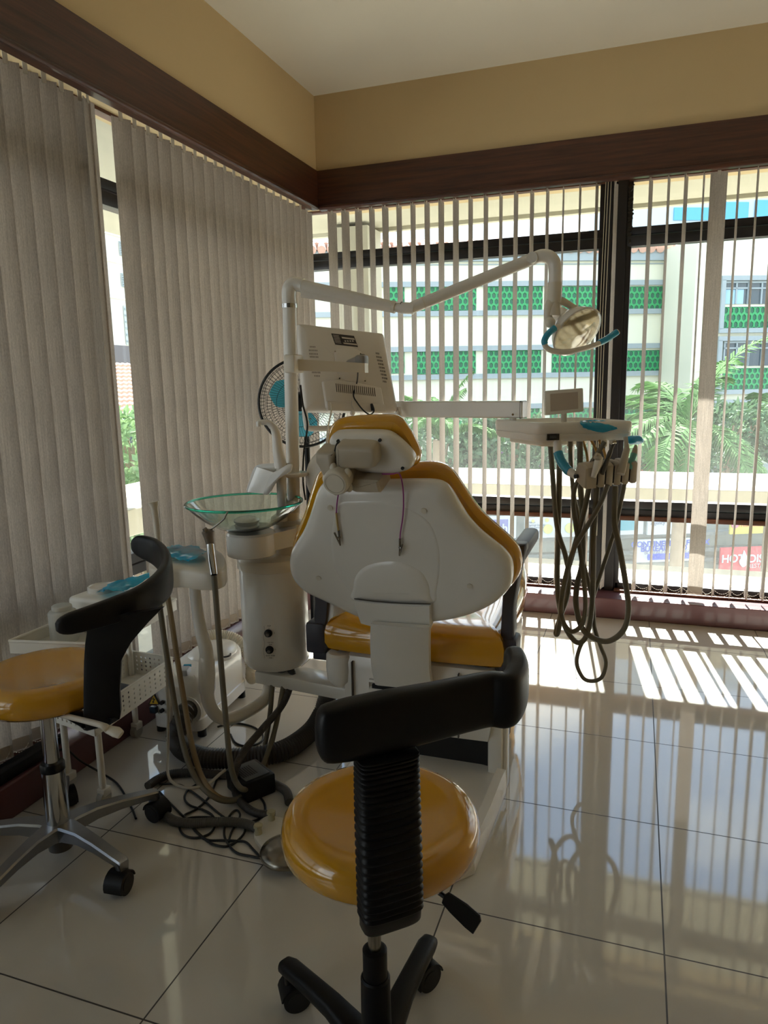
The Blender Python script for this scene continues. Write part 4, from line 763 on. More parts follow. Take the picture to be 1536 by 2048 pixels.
# ---------------------------------------------------------------- instrument tray on its swing arm
tr = empty('instrument_tray', (-.44, -1.1, .2), 'white dental instrument tray right of the chair with grey hoses looping below it', 'instrument tray')
q = Vector((-1.3, -1.48, 1.13)); g = MB(); g.ball(q, .125, (1, .9, 1.05), 28); dm = mk('pivot_housing', g, WHITE, tr)
mk('arm_riser', MB().tube([a0_ for a0_ in (Y(785, 826, -1.0), Y(776, 870, -1.03), Y(745, 905, -1.15), Vector((-1.3, -1.45, 1.16)))], .032, 16, 6), WHITE, tr, 60); mk('pivot_post', MB().cyl((-1.3, -1.46, .36), (-1.3, -1.46, 1.1), .05, 24), WHITE, tr)
a0, a1 = Y(772, 818, -.99), Y(1050, 819, -1.12)
g = MB(); n_ = (a1 - a0).normalized(); sd = Vector((-n_.y, n_.x, 0)); pr = [(-.034, -.03), (-.028, -.036), (.028, -.036), (.034, -.03), (.034, .03), (.028, .036), (-.028, .036), (-.034, .03)]
g.loft([[p + sd * u + UP * v for u, v in pr] for p in (a0, a1 - n_ * .004)]).loft([[a1 - n_ * .004 + sd * u + UP * v for u, v in pr], [a1 + sd * u * .9 + UP * v * .9 for u, v in pr]]); ab = mk('swing_arm', g, WHITE, tr, 30)
mk('arm_seam', MB().box(a0.lerp(a1, .985) , (.0015, .07, .0735), rz=math.atan2(n_.y, n_.x)), SEAMY, ab)
q = Y(1026, 829, -1.165); mk('screw', MB().cyl(q, q + Vector((0, -.006, 0)), .005, 10), STEEL, ab)
mk('arm_pin', MB().cyl(a1 + Vector((-.05, 0, -.075)), a1 + Vector((-.05, 0, -.02)), .014, 14), WHITE, tr)
K, Rr, Lf = Y(1073, 882, -1.35), Y(1272, 872, -1.2), Y(984, 872, -1.05); K.z = Rr.z = Lf.z = 0; Mf = Rr + Lf - K
zb, zt = 1.272, 1.348
out = rnd([K, Rr, Mf, Lf], .05, 6)
mk('tray_body', MB().shell([p + UP * zb for p in out], UP, [(.03, .002), (.012, .0), (.002, .014), (0, .028), (.003, .03), (0, .034), (-.002, .06), (.0, .07), (.006, .076), (.016, .076), (.026, .06), (.034, .058), (.034, .058, .5)], 0), WHITE, tr, 40)
mk('underside_box', MB().shell([p * 1.0 + UP * (zb - .022) for p in rnd([K.lerp(Mf, .12), Rr.lerp(Lf, .3), Mf.lerp(K, .2), Lf.lerp(Rr, .12)], .03)], UP, [(.004, 0), (0, .004), (0, .024)], 0), IVORY, tr, 40)
fx = (Rr - K).normalized(); fn = Vector((fx.y, -fx.x, 0))
def TF(px, py, off=0.0): return PL(px, py, K + fn * off, fn)
q0, q1 = TF(1094, 868, .001), TF(1118, 880, .001); mk('tray_display', MB().shell([q0, Vector((q1.x, q1.y, q0.z)), q1, Vector((q0.x, q0.y, q1.z))], fn, [(0, .004), (0, -.01)], 0), mat('black_gloss', rgb(22, 22, 26), .15), tr, 0)
mk('display_window', MB().shell([q0.lerp(q1, .2), Vector((q0.lerp(q1, .75).x, q0.lerp(q1, .75).y, q0.lerp(q1, .2).z)), q0.lerp(q1, .75), Vector((q0.lerp(q1, .2).x, q0.lerp(q1, .2).y, q0.lerp(q1, .75).z))], fn, [(0, .006), (0, 0)], 0), mat('lcd_grey', rgb(78, 80, 82), .25), tr, 0)
def film(name, rows, parent, amp=.004):
    g = MB(); up_, lo_ = [], []
    R_ = [cr(r, 5) for r in rows]; Cc = [cr([r[i] for r in R_], 5) for i in range(len(R_[0]))]
    lp = [[Vector(Cc[i][j]) + Vector((random.uniform(-1, 1), random.uniform(-1, 1), random.uniform(-1, 1))) * amp for i in range(len(Cc))] for j in range(len(Cc[0]))]
    c = sum((sum(r, Vector()) for r in lp), Vector()) / (len(lp) * len(lp[0]))
    g.loft(lp, False, False, False); bmesh.ops.solidify(g.bm, geom=g.bm.faces[:], thickness=.0012); return mk(name, g, BLUEF, parent, 70)
film('blue_film', [[TF(1160, 842, -.03), TF(1182, 840, -.035), TF(1206, 841, -.03), TF(1232, 850, -.015)], [TF(1160, 846, .004), TF(1182, 847, .006), TF(1206, 849, .006), TF(1234, 855, .006)], [TF(1166, 855, .006), TF(1185, 862, .006), TF(1210, 864, .006), TF(1234, 858, .006)]], tr, .002)
pa = [Y(1089, 782, -1.12), Y(1166, 776, -1.08), Y(1167, 823, -1.08), Y(1090, 831, -1.12)]; pn_ = (pa[2] - pa[0]).cross(pa[3] - pa[1]).normalized(); pn_ = pn_ if pn_.dot(CP - pa[0]) > 0 else -pn_
vw = mk('viewer_box', MB().shell(rnd(pa, .006), pn_, [(.004, .003), (0, 0), (0, -.024), (.004, -.028)], 0), IVORY, tr, 40)
pm = sum(pa, Vector()) / 4; mk('viewer_screen', MB().shell([pm + (p - pm) * .72 for p in pa], pn_, [(0, .0045), (0, 0)], 0), mat('viewer_frosted_screen', rgb(178, 164, 148), .45), vw, 0)
mk('viewer_foot', MB().cyl(pm + Vector((0, .02, -.12)), pm + Vector((0, .015, -.04)), .012, 12), IVORY, vw)
hb = [Y(1115, 880, -1.3), Y(1116, 905, -1.31), Y(1122, 922, -1.325), Y(1135, 940, -1.345), Y(1152, 951, -1.37)]
mk('tray_handle', MB().tube(hb, .0165, 16, 6), WHITE, tr, 60); mk('film_wrap', MB().tube([hb[1], hb[2], hb[3], hb[3].lerp(hb[4], .3)], .0185, 16, 6), BLUEF, tr, 60)
q = Y(1158, 952, -1.38); mk('handle_bolt', MB().cyl(q, q + Vector((-.012, -.02, 0)), .008, 12), RUB, tr)
# instrument holder
h0, h1 = Y(1168, 950, -1.40), Y(1266, 938, -1.27); hx = (h1 - h0).normalized(); hx.z = 0; hx.normalize(); hy = Vector((-hx.y, hx.x, 0)); hL = (h1 - h0).length
def HB(u, v, w): return h0 + hx * u + hy * v + UP * (w + (h1.z - h0.z) * u / hL)
g = MB(); sec = [(-.035, .03), (-.015, .042), (.03, .045), (.045, .02), (.035, -.03), (.0, -.046), (-.03, -.05)]
g.loft([[HB(u, v * s, w * s) for v, w in sec] for u, s in ((-.012, .86), (-.006, 1), (.035, 1))])
mk('instrument_holder', g, GREYP, tr, 35)
for k in range(5):
    u = .04 + k * (hL - .04) / 5; g = MB(); g.loft([[HB(u + d, v * s, w * s) for v, w in sec] for d, s in ((.004, .9), (.009, 1), ((hL - .04) / 5 - .009, 1), ((hL - .04) / 5 - .004, .92))]); mk('holder_segment', g, GREYP, tr, 35)
mk('holder_core', MB().loft([[HB(u, v * .8, w * .8) for v, w in sec] for u in (0, hL - .01)]), DARKSLOT, tr, 35)
def inst(name, pb, pt_, yb, yt, rs, m, n=12): return mk(name, MB().tube([Y(*pb, yb).lerp(Y(*pt_, yt), t / (len(rs) - 1)) for t in range(len(rs))], rs, n), m, tr, 60)
inst('air_water_syringe', (1186, 955), (1200, 914), -1.43, -1.40, [.009, .012, .014, .016, .013], WHITE)
mk('syringe_head', MB().ball(Y(1196, 915, -1.41), .016, (1, 1, .8), 12).tube([Y(1200, 912, -1.41), Y(1192, 909, -1.42)], .008, 8), GREYP, tr)
hpc = inst('dental_handpiece', (1204, 948), (1227, 886), -1.41, -1.36, [.008, .010, .009, .008, .009, .0065, .009], mat('dark_grey_metal', rgb(84, 82, 80), .3, .6))
mk('handpiece_head', MB().cyl(Y(1222, 885, -1.37), Y(1230, 884, -1.355), .009, 12), STEEL, tr)
inst('scaler_handpiece', (1241, 948), (1254, 897), -1.36, -1.31, [.015, .016, .015, .013, .012], GREYP); inst('scaler_neck', (1254, 898), (1251, 874), -1.31, -1.30, [.010, .0085, .009], GREYP)
inst('curing_handpiece', (1258, 938), (1268, 908), -1.31, -1.28, [.012, .014, .012, .0125], mat('teal_grip', rgb(104, 176, 172), .35)); inst('handpiece_nose', (1268, 909), (1272, 890), -1.28, -1.27, [.012, .010, .005], GREYP)
mk('film_wrap', MB().tube([Y(1252, 880, -1.25), Y(1262, 880, -1.25), Y(1276, 880, -1.22), Y(1284, 882, -1.2)], [.012, .017, .018, .009], 14, 5), BLUEF, tr, 60)
for k, (p0, p1) in enumerate((((1166, 882), (1176, 930)), ((1182, 880), (1196, 915)), ((1198, 880), (1212, 918)))): mk('yellow_tube', MB().tube([Y(*p0, -1.24), Y((p0[0] + p1[0]) / 2 + 2, (p0[1] + p1[1]) / 2, -1.27), Y(*p1, -1.30)], .0055, 8, 5), HOSEY, tr, 60)
for px in (1101, 1141, 1159, 1208): q = Y(px, 884, -1.25); mk('hose_socket', MB().cyl(q + UP * .01, q - UP * .018, .013, 12), IVORY, tr)
def c7(pts, y0, y1): return [Y(960 + .375 * a, 900 + .375 * b, y0 + (y1 - y0) * i / (len(pts) - 1)) for i, (a, b) in enumerate(pts)]
HP_ = [([(374, -45), (382, 60), (410, 400), (455, 560), (474, 680), (462, 790), (425, 900), (405, 975), (415, 975), (428, 900), (440, 760), (480, 600), (545, 370), (583, 195)], -1.22, -1.36, .0105),
       ([(424, -45), (424, 150), (418, 420), (413, 700), (428, 860), (462, 960), (515, 1025), (560, 1005), (590, 900), (603, 700), (606, 450), (625, 190)], -1.20, -1.36, .011),
       ([(482, -45), (484, 60), (500, 240), (530, 380), (545, 560), (572, 680), (602, 820), (610, 940), (640, 1040), (672, 1130), (650, 1210), (600, 1232), (550, 1215), (517, 1140), (530, 1060), (575, 960), (600, 800), (690, 520), (725, 400), (772, 175)], -1.26, -1.30, .0085),
       ([(534, -45), (535, 160), (548, 400), (545, 600), (518, 720), (513, 830), (545, 950), (610, 1005), (690, 1018), (765, 960), (792, 850), (775, 700), (740, 500), (717, 380), (722, 190)], -1.30, -1.33, .0115),
       ([(665, -45), (600, 60), (520, 170), (498, 260), (510, 400), (538, 560), (555, 700), (562, 840), (545, 930), (490, 968), (445, 920), (432, 840), (455, 680), (500, 530), (570, 410), (640, 290), (682, 185)], -1.34, -1.38, .0095)]
for p, y0, y1, r in HP_: mk('hose', MB().tube(c7(p, y0, y1), r, 10, 7), HOSE, tr, 60)
for k, (p0, p1) in enumerate((((676, -45), (700, 60)), )): pass
# ---------------------------------------------------------------- suction stand at the assistant side
ss = empty('suction_stand', (-1.6, -1.9, .2), 'cream instrument holder on a bent white pipe, blue film on top, by the spittoon', 'instrument stand')
g = MB(); P = [(TX + .0, TY - .05, .345), Y(540, 1350, -1.66), Y(538, 1378, -1.68), Y(528, 1400, -1.72), Y(500, 1420, -1.80), Y(462, 1437, -1.90), Y(440, 1434, -1.95), Y(424, 1418, -1.98), Y(415, 1390, -2.0), Y(414, 1340, -2.0), Y(412, 1300, -2.0), Y(404, 1270, -2.0), Y(397, 1235, -2.0), Y(391, 1190, -2.0), Y(388, 1140, -2.0)]
g.tube(P, [.026] * 9 + [.0265, .026, .024, .022, .021, .021], 20, 6); mk('bent_pipe', g, WHITE, ss, 60)
mk('pipe_sleeve', MB().tube([Y(414, 1386, -2.0), Y(414, 1378, -2.0), Y(414, 1350, -2.0), Y(413.5, 1322, -2.0), Y(413, 1312, -2.0)], [.026, .031, .0315, .030, .026], 22), WHITE, ss, 40)
HZ = .868
def hz(pts, z=HZ): return [Z(a, b, z) for a, b in pts]
mk('holder_body', MB().shell(hz([(297, 1124), (304, 1110), (322, 1102), (345, 1100), (370, 1098), (400, 1095), (425, 1096), (444, 1104), (452, 1118), (450, 1134), (430, 1142), (408, 1143), (385, 1141), (362, 1138), (338, 1139), (315, 1138), (300, 1134)]), UP, [(.02, -.074), (.004, -.07), (0, -.06), (0, -.012), (.004, -.003), (.009, .0), (.009, 0, .5)], 5), IVORY, ss, 45)
q = Z(338, 1117, HZ); g = MB(); g.tube([q + Vector((.042 * math.cos(t), .03 * math.sin(t), .0)) for t in [k * math.pi / 16 for k in range(32)]], .008, 10, close=True); mk('cup_ring', g, IVORY, ss)
mk('cup_shade_disc', MB().lathe([(0, .0), (.034, .001), (.038, .0025), (0, .0028)], q, 28, sy=.72), mat('shaded_ivory', rgb(176, 164, 142), .6), ss)  # raised disc, no hole: shade of the opening put into its colour
for px in (382, 428): a = Y(px - 5, 1138, -2.1); mk('holder_slot', MB().box((Z(px, 1150, .82).x, Z(px, 1146, .82).y + .008, .83), (.016, .03, .06), .002), DARKSLOT, ss)
film('blue_film', [hz([(312, 1108), (330, 1114), (352, 1118), (375, 1122)], HZ + .012), hz([(325, 1096), (345, 1100), (370, 1104), (398, 1112)], HZ + .03), hz([(345, 1091), (370, 1091), (398, 1094), (415, 1104)], HZ + .018)], ss, .004)
mk('saliva_ejector', MB().tube([Y(318, 1098, -1.98), Y(316, 1080, -1.98), Y(312, 1040, -1.98), Y(309, 1018, -1.98), Y(306, 1004, -1.98)], [.0135, .0115, .0125, .013, .021], 16), IVORY, ss, 50)
mk('ejector_valve', MB().tube([Y(319, 1108, -1.98), Y(318, 1088, -1.98)], .018, 16).tube([Y(306, 1112, -2.02), Y(307, 1096, -2.02)], .012, 12), IVORY, ss, 40)
mk('water_syringe', MB().tube([Y(428, 1150, -2.12), Y(424, 1122, -2.1), Y(420, 1085, -2.08)], [.013, .0145, .0135], 16), CHROME, ss, 50)
mk('syringe_head', MB().tube([Y(421, 1090, -2.08), Y(418, 1074, -2.08), Y(416, 1064, -2.08), Y(416, 1059, -2.08)], [.014, .018, .022, .014], 16).cyl(Y(408, 1062, -2.1), Y(414, 1058, -2.09), .008, 10), mat('grey_syringe', rgb(128, 120, 110), .35, .5), ss, 50)
mk('syringe_tip', MB().tube([Y(421, 1060, -2.08), Y(434, 1050, -2.08), Y(447, 1039, -2.08), Y(451, 1032, -2.08), Y(455, 1024, -2.08)], .003, 8, 4), STEEL, ss)
def hang(name, pts, ys, r, m, parent=ss): return mk(name, MB().tube([Y(a, b, ys[i]) for i, (a, b) in enumerate(pts)], r, 10, 6), m, parent, 60)
def ramp(n, *k):                                             # spread key depths over n points
    R = []
    for i in range(n): t = i / (n - 1) * (len(k) - 1); j = min(int(t), len(k) - 2); R.append(k[j] + (k[j + 1] - k[j]) * (t - j))
    return R
p = [(312, 1140), (322, 1230), (340, 1350), (356, 1440), (372, 1510), (395, 1562), (425, 1592), (455, 1602), (485, 1592), (510, 1560), (528, 1500), (541, 1420), (546, 1350)]; hang('hose', p, ramp(len(p), -2.02, -2.08, -2.18, -2.20, -2.1, -1.8, -1.68), .0105, HOSE)
p = [(327, 1142), (340, 1220), (355, 1320), (368, 1400), (382, 1480), (400, 1545), (425, 1585), (455, 1600), (490, 1592), (518, 1560), (540, 1500), (558, 1420), (572, 1350)]; hang('hose', p, ramp(len(p), -2.0, -2.06, -2.14, -2.19, -2.08, -1.8, -1.68), .0105, HOSEY if False else mat('tan_grey_hose', rgb(140, 120, 88), .5))
p = [(428, 1150), (436, 1250), (444, 1350), (452, 1440), (460, 1520), (470, 1560), (487, 1579), (508, 1565), (530, 1520), (552, 1450), (570, 1350)]; hang('hose', p, ramp(len(p), -2.12, -2.12, -2.15, -2.13, -1.9, -1.68), .0105, HOSE)
p = [(318, 1210), (330, 1300), (336, 1400), (336, 1500), (336, 1548), (350, 1568), (380, 1576), (415, 1568), (440, 1548), (450, 1540)]; hang('thin_tube', p, ramp(len(p), -1.96, -2.0, -2.06, -2.2, -2.22, -2.16, -2.12), .0055, mat('pale_grey_tube', rgb(176, 168, 150), .45))
# ---------------------------------------------------------------- suction machine and the hoses on the floor
sm = empty('suction_machine', (-1.99, -1.5, 0), 'white suction machine on the floor with a yellow warning triangle and black switch', 'suction machine')
S0, S1, S2, S3 = Vector((-2.10, -1.752, 0)), Vector((-1.855, -1.742, 0)), Vector((-1.90, -1.262, 0)), Vector((-2.13, -1.27, 0))
o_ = rnd([S0, S1, S2, S3], .045, 5)
mk('base_skirt', MB().shell([p + UP * .03 for p in o_], UP, [(.01, 0), (0, .005), (0, .055), (.006, .06)], 0), WHITE, sm, 40)
g = MB(); o2 = rnd([S0, S1, S2, S3], .06, 5)
g.shell([p + UP * .09 for p in o2], UP, [(.004, 0), (.004, .12), (.008, .16), (.02, .178), (.045, .184), (.045, .188, .5)], 0); bdy = mk('housing', g, WHITE, sm, 50)
mk('rear_dome', MB().ball((-1.985, -1.42, .265), .11, (.95, 1.35, .42), 28), WHITE, bdy)
for p in (S0, S1, S2, S3): c = S0.lerp(S2, .5); q = p.lerp(c, .16); mk('foot', MB().cyl(q, q + UP * .032, .02, 14), RUB, sm)
f0 = S0 + Vector((0, -.001, 0)); fxx = (S1 - S0).normalized(); fnn = Vector((fxx.y, -fxx.x, 0))
def SF(px, py, off=.0): return PL(px, py, f0 + fnn * off, fnn)
tri = mk('warning_triangle', MB().shell(rnd([SF(297, 1409), SF(320, 1409), SF(308, 1385)], .004), fnn, [(0, -.003), (0, .0022)], 0), INK, sm, 0)
mk('yellow_field', MB().shell([SF(300, 1407.3), SF(317, 1407.3), SF(308.2, 1389.5)], fnn, [(0, .0015), (0, .003)], 0), mat('warning_yellow', rgb(214, 176, 52), .5), tri, 0)
mk('lightning_bolt', MB().shell([SF(309.5, 1392), SF(304.8, 1398.5), SF(308.5, 1398.5), SF(306.5, 1402), SF(305.4, 1401.5), SF(306.6, 1406), SF(310, 1403.5), SF(308.3, 1402.9), SF(311.6, 1397), SF(307.8, 1397)], fnn, [(0, .002), (0, .0036)], 0), INK, tri, 0)
a, b = SF(301, 1412), SF(314, 1426); mk('rocker_switch', MB().box(((a + b) / 2), (abs(b.x - a.x), .02, abs(a.z - b.z)), .002), mat('switch_black_blue', rgb(34, 48, 60), .3), sm)
for px, py in ((326, 1404), (325.5, 1420)): q = SF(px, py); mk('knob', MB().cyl(q, q + fnn * .014, .009, 14), RUB, sm)
q = SF(378, 1420); mk('outlet_collar', MB().cyl(q + fnn * -.02, q + fnn * .05, .045, 28), WHITE, sm)
g = MB(); u, v = fxx, UP
for k in range(26): t = k * 2 * math.pi / 26; g.box(q + fnn * .002 + (u * math.cos(t) + v * math.sin(t)) * .058, (.004, .006, .004))
g.cyl(q, q + fnn * .004, .062, 30); mk('outlet_flange', g, WHITE, sm)
g = MB(); qq = Vector((-1.93, -1.60, .285))
q = Vector((-1.90, -1.45, .275)); mk('ring_gasket', MB().tube([q + Vector((.026 * math.cos(t), .026 * math.sin(t), .0)) for t in [k * math.pi / 12 for k in range(24)]], .0035, 8, close=True), RUB, sm)
q = Z(370, 1348, .283); pl_ = empty('mains_plug', q, 'grey mains plug with a blue tab lying on top of the suction machine', 'plug')
mk('plug_body', MB().box(q + Vector((0, 0, .014)), (.042, .06, .03), .008, rz=.3), mat('grey_plug', rgb(176, 182, 192), .4), pl_); mk('plug_tab', MB().box(q + Vector((-.004, .028, .027)), (.034, .012, .012), .003, rz=.3), BLUEF, pl_)
def corr(name, pts, r, m, step=.011, depth=.12, label=None, cat=None, parent=None, n=16):
    P = cr(pts, 24); L_ = [0]
    for a, b in zip(P, P[1:]): L_.append(L_[-1] + (b - a).length)
    N_ = int(L_[-1] / (step / 4)); Q_ = []; j = 0
    for i in range(N_ + 1):
        s_ = L_[-1] * i / N_
        while j < len(L_) - 2 and L_[j + 1] < s_: j += 1
        Q_.append(P[j].lerp(P[j + 1], (s_ - L_[j]) / max(1e-9, L_[j + 1] - L_[j])))
    return mk(name, MB().tube(Q_, [r * (1 - depth * (0, .5, 1, .5)[i % 4]) for i in range(len(Q_))], n), m, parent, 50, label, cat)
def zz(px, py, z): return Z(px, py, z)
q = SF(378, 1420, .05)
corr('corrugated_hose', [q, q + fnn * .03, Y(362, 1446, -1.86), zz(352, 1472, .055), zz(366, 1498, .048), zz(402, 1514, .045), zz(451, 1517, .045), zz(520, 1512, .045), zz(574, 1497, .045), zz(622, 1462, .05), zz(645, 1425, .09), Y(655, 1395, -1.5), Y(662, 1372, -1.45)], .042, DKHOSE, .0125, .13, 'thick charcoal corrugated hose curving over the floor from the suction machine', 'hose', n=20)
corr('corrugated_hose', [Vector((-2.09, -1.30, .24)), Y(413, 1274, -1.28), Y(446, 1271, -1.22), Y(476, 1282, -1.2), Y(495, 1306, -1.2), Y(503, 1334, -1.22), Y(502, 1352, -1.25), Vector((-1.885, -1.235, .07))], .03, mat('cream_corrugated', rgb(206, 198, 180), .5), .010, .10, 'cream corrugated hose arching behind the suction machine', 'hose')
def c3(pts): return [(260 + .2734 * a, 1250 + .2734 * b) for a, b in pts]
def onfl(pts, z=.018): return [Z(a, b, z) for a, b in c3(pts)]
corr('conduit', onfl([(130, 1180), (200, 1130), (300, 1090), (450, 1080), (620, 1092), (730, 1100), (860, 1108), (1000, 1145), (1100, 1185), (1150, 1230), (1165, 1300)]), .017, DKHOSE, .007, .1, 'dark ribbed conduit bending across the floor under the hanging tan hoses', 'conduit', n=10)
corr('conduit', onfl([(215, 1360), (320, 1430), (450, 1450), (600, 1442), (750, 1440), (870, 1462), (945, 1500)]), .017, mat('grey_conduit', rgb(78, 74, 66), .5), .007, .1, 'grey ribbed conduit running from the left stool castor to the foot pedal', 'conduit', n=10)
corr('conduit', [Vector((TX + .09, TY - .06, .34)), Y(585, 1355, -1.68), Y(566, 1408, -1.74), Y(523, 1460, -1.86), Y(487, 1504, -1.98), Y(470, 1545, -2.08)] + onfl([(772, 1225), (835, 1320), (925, 1375), (1055, 1388)], .018), .015, DKHOSE, .007, .1, 'dark ribbed conduit dropping from the dental unit to the floor by the adapter', 'conduit', n=10)
def cable(pts, label, r=.004, z=.005): return mk('black_cable', MB().tube(onfl(pts, z), r, 8, 7), RUB, None, 60, label, 'cable')
cable([(215, 1165), (300, 1162), (380, 1175), (470, 1230), (560, 1300), (640, 1370), (710, 1420), (760, 1440), (800, 1450), (840, 1480), (830, 1530), (770, 1590), (700, 1620), (600, 1600), (520, 1540), (460, 1480), (410, 1420), (400, 1390), (480, 1350), (560, 1280), (610, 1190), (640, 1110)], 'black cable looping from the left stool castor over the grey conduit')
cable([(215, 1220), (290, 1300), (370, 1380), (430, 1440), (480, 1510), (560, 1570), (680, 1575), (790, 1580), (850, 1590), (900, 1640), (950, 1700), (880, 1690), (790, 1670), (730, 1620), (690, 1540), (700, 1450), (740, 1380), (780, 1355), (805, 1390), (780, 1450), (740, 1520), (720, 1590)], 'black cable in tight loops in front of the foot pedal')
cable([(490, 1165), (420, 1210), (400, 1270), (440, 1320), (530, 1350), (600, 1390), (625, 1450), (590, 1520), (500, 1555), (410, 1545), (365, 1495), (375, 1445), (440, 1410), (560, 1405), (640, 1415)], 'black cable making a round loop near the left stool castor')
cable([(950, 1255), (985, 1310), (985, 1370), (940, 1420), (880, 1440)], 'short black lead curling from the black power adapter', .0045)
cable([(640, 745), (720, 722), (800, 720), (900, 745), (965, 795), (970, 840), (920, 875), (840, 885), (770, 860), (735, 800)], 'black cable loop on the floor behind the thick corrugated hose', .0045)
cable([(950, 1700), (1020, 1720), (1080, 1740), (1150, 1750), (1200, 1752)], 'black cable running under the stool seat past the foot pedal', .0055, .006)
q = Z(492, 1592, .0); ad = empty('power_adapter', (q.x, q.y, 0), 'black power adapter box with a vented top on the floor by the hanging hoses', 'adapter')
Rz = Matrix.Rotation(-.55, 3, 'Z'); g = MB(); g.box(q + Vector((0, .04, .04)), (.15, .13, .08), .008, M=Rz); mk('adapter_case', g, BLK, ad)
mk('adapter_lid', MB().box(q + Vector((0, .04, .0815)), (.12, .1, .004), .002, M=Rz), mat('slate_lid', rgb(78, 82, 86), .45), ad)
g = MB()
for k in range(7): g.box(q + Vector((0, .04, .0836)) + Rz @ Vector((.0, -.044 + .009 * k, 0)), (.07, .004, .002), M=Rz)
mk('vent_slots', g, RUB, ad, 0)
q = Z(556, 1722, 0); fp = empty('foot_pedal', (q.x, q.y + .05, 0), 'round metal foot pedal on a beige base, half under the front stool', 'foot pedal')
g = MB(); g.shell([Z(a, b, 0) for a, b in ((508, 1676), (520, 1650), (545, 1640), (600, 1660), (620, 1720), (590, 1738), (545, 1722), (522, 1700))], UP, [(0, .0), (0, .016), (.008, .022)], 3); mk('pedal_base', g, IVORY, fp, 40)
q = Z(574, 1700, .04); mk('pedal_disc', MB().lathe([(.085, -.015), (.088, -.005), (.084, .004), (.06, .016), (.03, .022), (0, .024)], q, 36), STEEL, fp, 50)
for px, py in ((517, 1668), (543, 1640)): q = Z(px, py, .02); mk('hose_fitting', MB().cyl(q, q + UP * .035, .013, 14, .011).cyl(q + UP * .025, q + UP * .034, .016, 6), mat('beige_fitting', rgb(176, 168, 136), .5), fp)
# ---------------------------------------------------------------- fan
fa = empty('pedestal_fan', (-2.05, -.45, 0), 'black wire pedestal fan with turquoise blades behind the monitor', 'fan')
FC = Y(604, 806, -.5); FD = (CP - FC); FD.z *= .3; FD = (FD.normalized() + Vector((-.15, 0, 0))).normalized(); FU_ = FD.cross(UP).normalized() * -1; FV = FD.cross(FU_) * 1
FV = Vector((0, 0, 1)) if abs(FV.z) < .1 else (FV if FV.z > 0 else -FV); FU_ = FV.cross(FD)
def fp_(r, t, d): return FC + (FU_ * math.cos(t) + FV * math.sin(t)) * r + FD * d
RF = .245; WIRE = mat('black_wire', rgb(26, 25, 26), .4)
def rng(r, d, w=.0022): return [fp_(r, k * 2 * math.pi / 60, d) for k in range(60)], w
g = MB()
for sgn in (-1, 1):
    for r, d in ((.06, .085), (.13, .08), (.185, .062), (.225, .03)): g.tube(rng(r, d * sgn)[0], .0013, 5, close=True)
    for k in range(72):
        t = k * 2 * math.pi / 72; g.tube([fp_(.05, t, .085 * sgn), fp_(.13, t + .1 * sgn, .08 * sgn), fp_(.19, t + .17 * sgn, .06 * sgn), fp_(.228, t + .22 * sgn, .028 * sgn), fp_(RF, t + .24 * sgn, 0)], .001, 4)
mk('wire_guard', g, WIRE, fa, 60); mk('guard_rim', MB().tube(rng(RF, 0)[0], .008, 10, close=True), WIRE, fa)
TQ = mat('turquoise_blade', rgb(84, 182, 204), .35, trans=.35)
for k in range(3):
    t0 = k * 2 * math.pi / 3 + .55; lp = []
    for i in range(9):
        r = .03 + .16 * i / 8; w_ = .28 + .62 * math.sin(math.pi * min(1, (i + 2.2) / 11)) ; lp.append([fp_(r, t0 + w_ * (j / 6 - .5) * 2.0 * (.8 if i < 7 else .8 - .15 * (i - 6)), .03 * (j / 6 - .5)) for j in range(7)])
    g = MB(); g.loft(lp, False, False, False); bmesh.ops.solidify(g.bm, geom=g.bm.faces[:], thickness=.003); mk('blade', g, TQ, fa, 60)
mk('hub', MB().tube([FC + FD * .095, FC + FD * .08, FC - FD * .05], [.03, .045, .045], 24), BLK, fa); mk('motor_housing', MB().tube([FC - FD * .09, FC - FD * .14, FC - FD * .22, FC - FD * .24], [.06, .07, .055, .02], 24), BLK, fa)
mb_ = FC - FD * .14; mk('stand_pole', MB().cyl((mb_.x, mb_.y, .03), (mb_.x, mb_.y, mb_.z - .04), .016, 16), BLK, fa); mk('stand_base', MB().lathe([(.18, 0), (.18, .015), (.05, .035), (.02, .06), (0, .06)], (mb_.x, mb_.y, 0), 36), BLK, fa)
# ---------------------------------------------------------------- stools
def bar(pts, hs, ts, m, name, parent, zc=None):
    P = cr(pts, 6); k = len(pts); g = MB(); lp = []
    for i, p in enumerate(P):
        a = P[max(i - 1, 0)]; b = P[min(i + 1, len(P) - 1)]; t = (b - a); t.z = 0; t.normalize(); n = Vector((-t.y, t.x, 0))
        j = min(int(i / 6), k - 2); f = i / 6 - j; h = hs[j] * (1 - f) + hs[j + 1] * f; th = ts[j] * (1 - f) + ts[j + 1] * f
        e = min(i, len(P) - 1 - i); s = (.42, .70, .86, .95, 1)[min(e, 4)]
        lp.append([p + n * (th / 2 * s * math.copysign(abs(math.cos(u)) ** .6, math.cos(u))) + UP * (h / 2 * s * math.copysign(abs(math.sin(u)) ** .55, math.sin(u))) for u in [2 * math.pi * q / 24 for q in range(24)]])
    g.loft(lp); return mk(name, g, m, parent, 60)
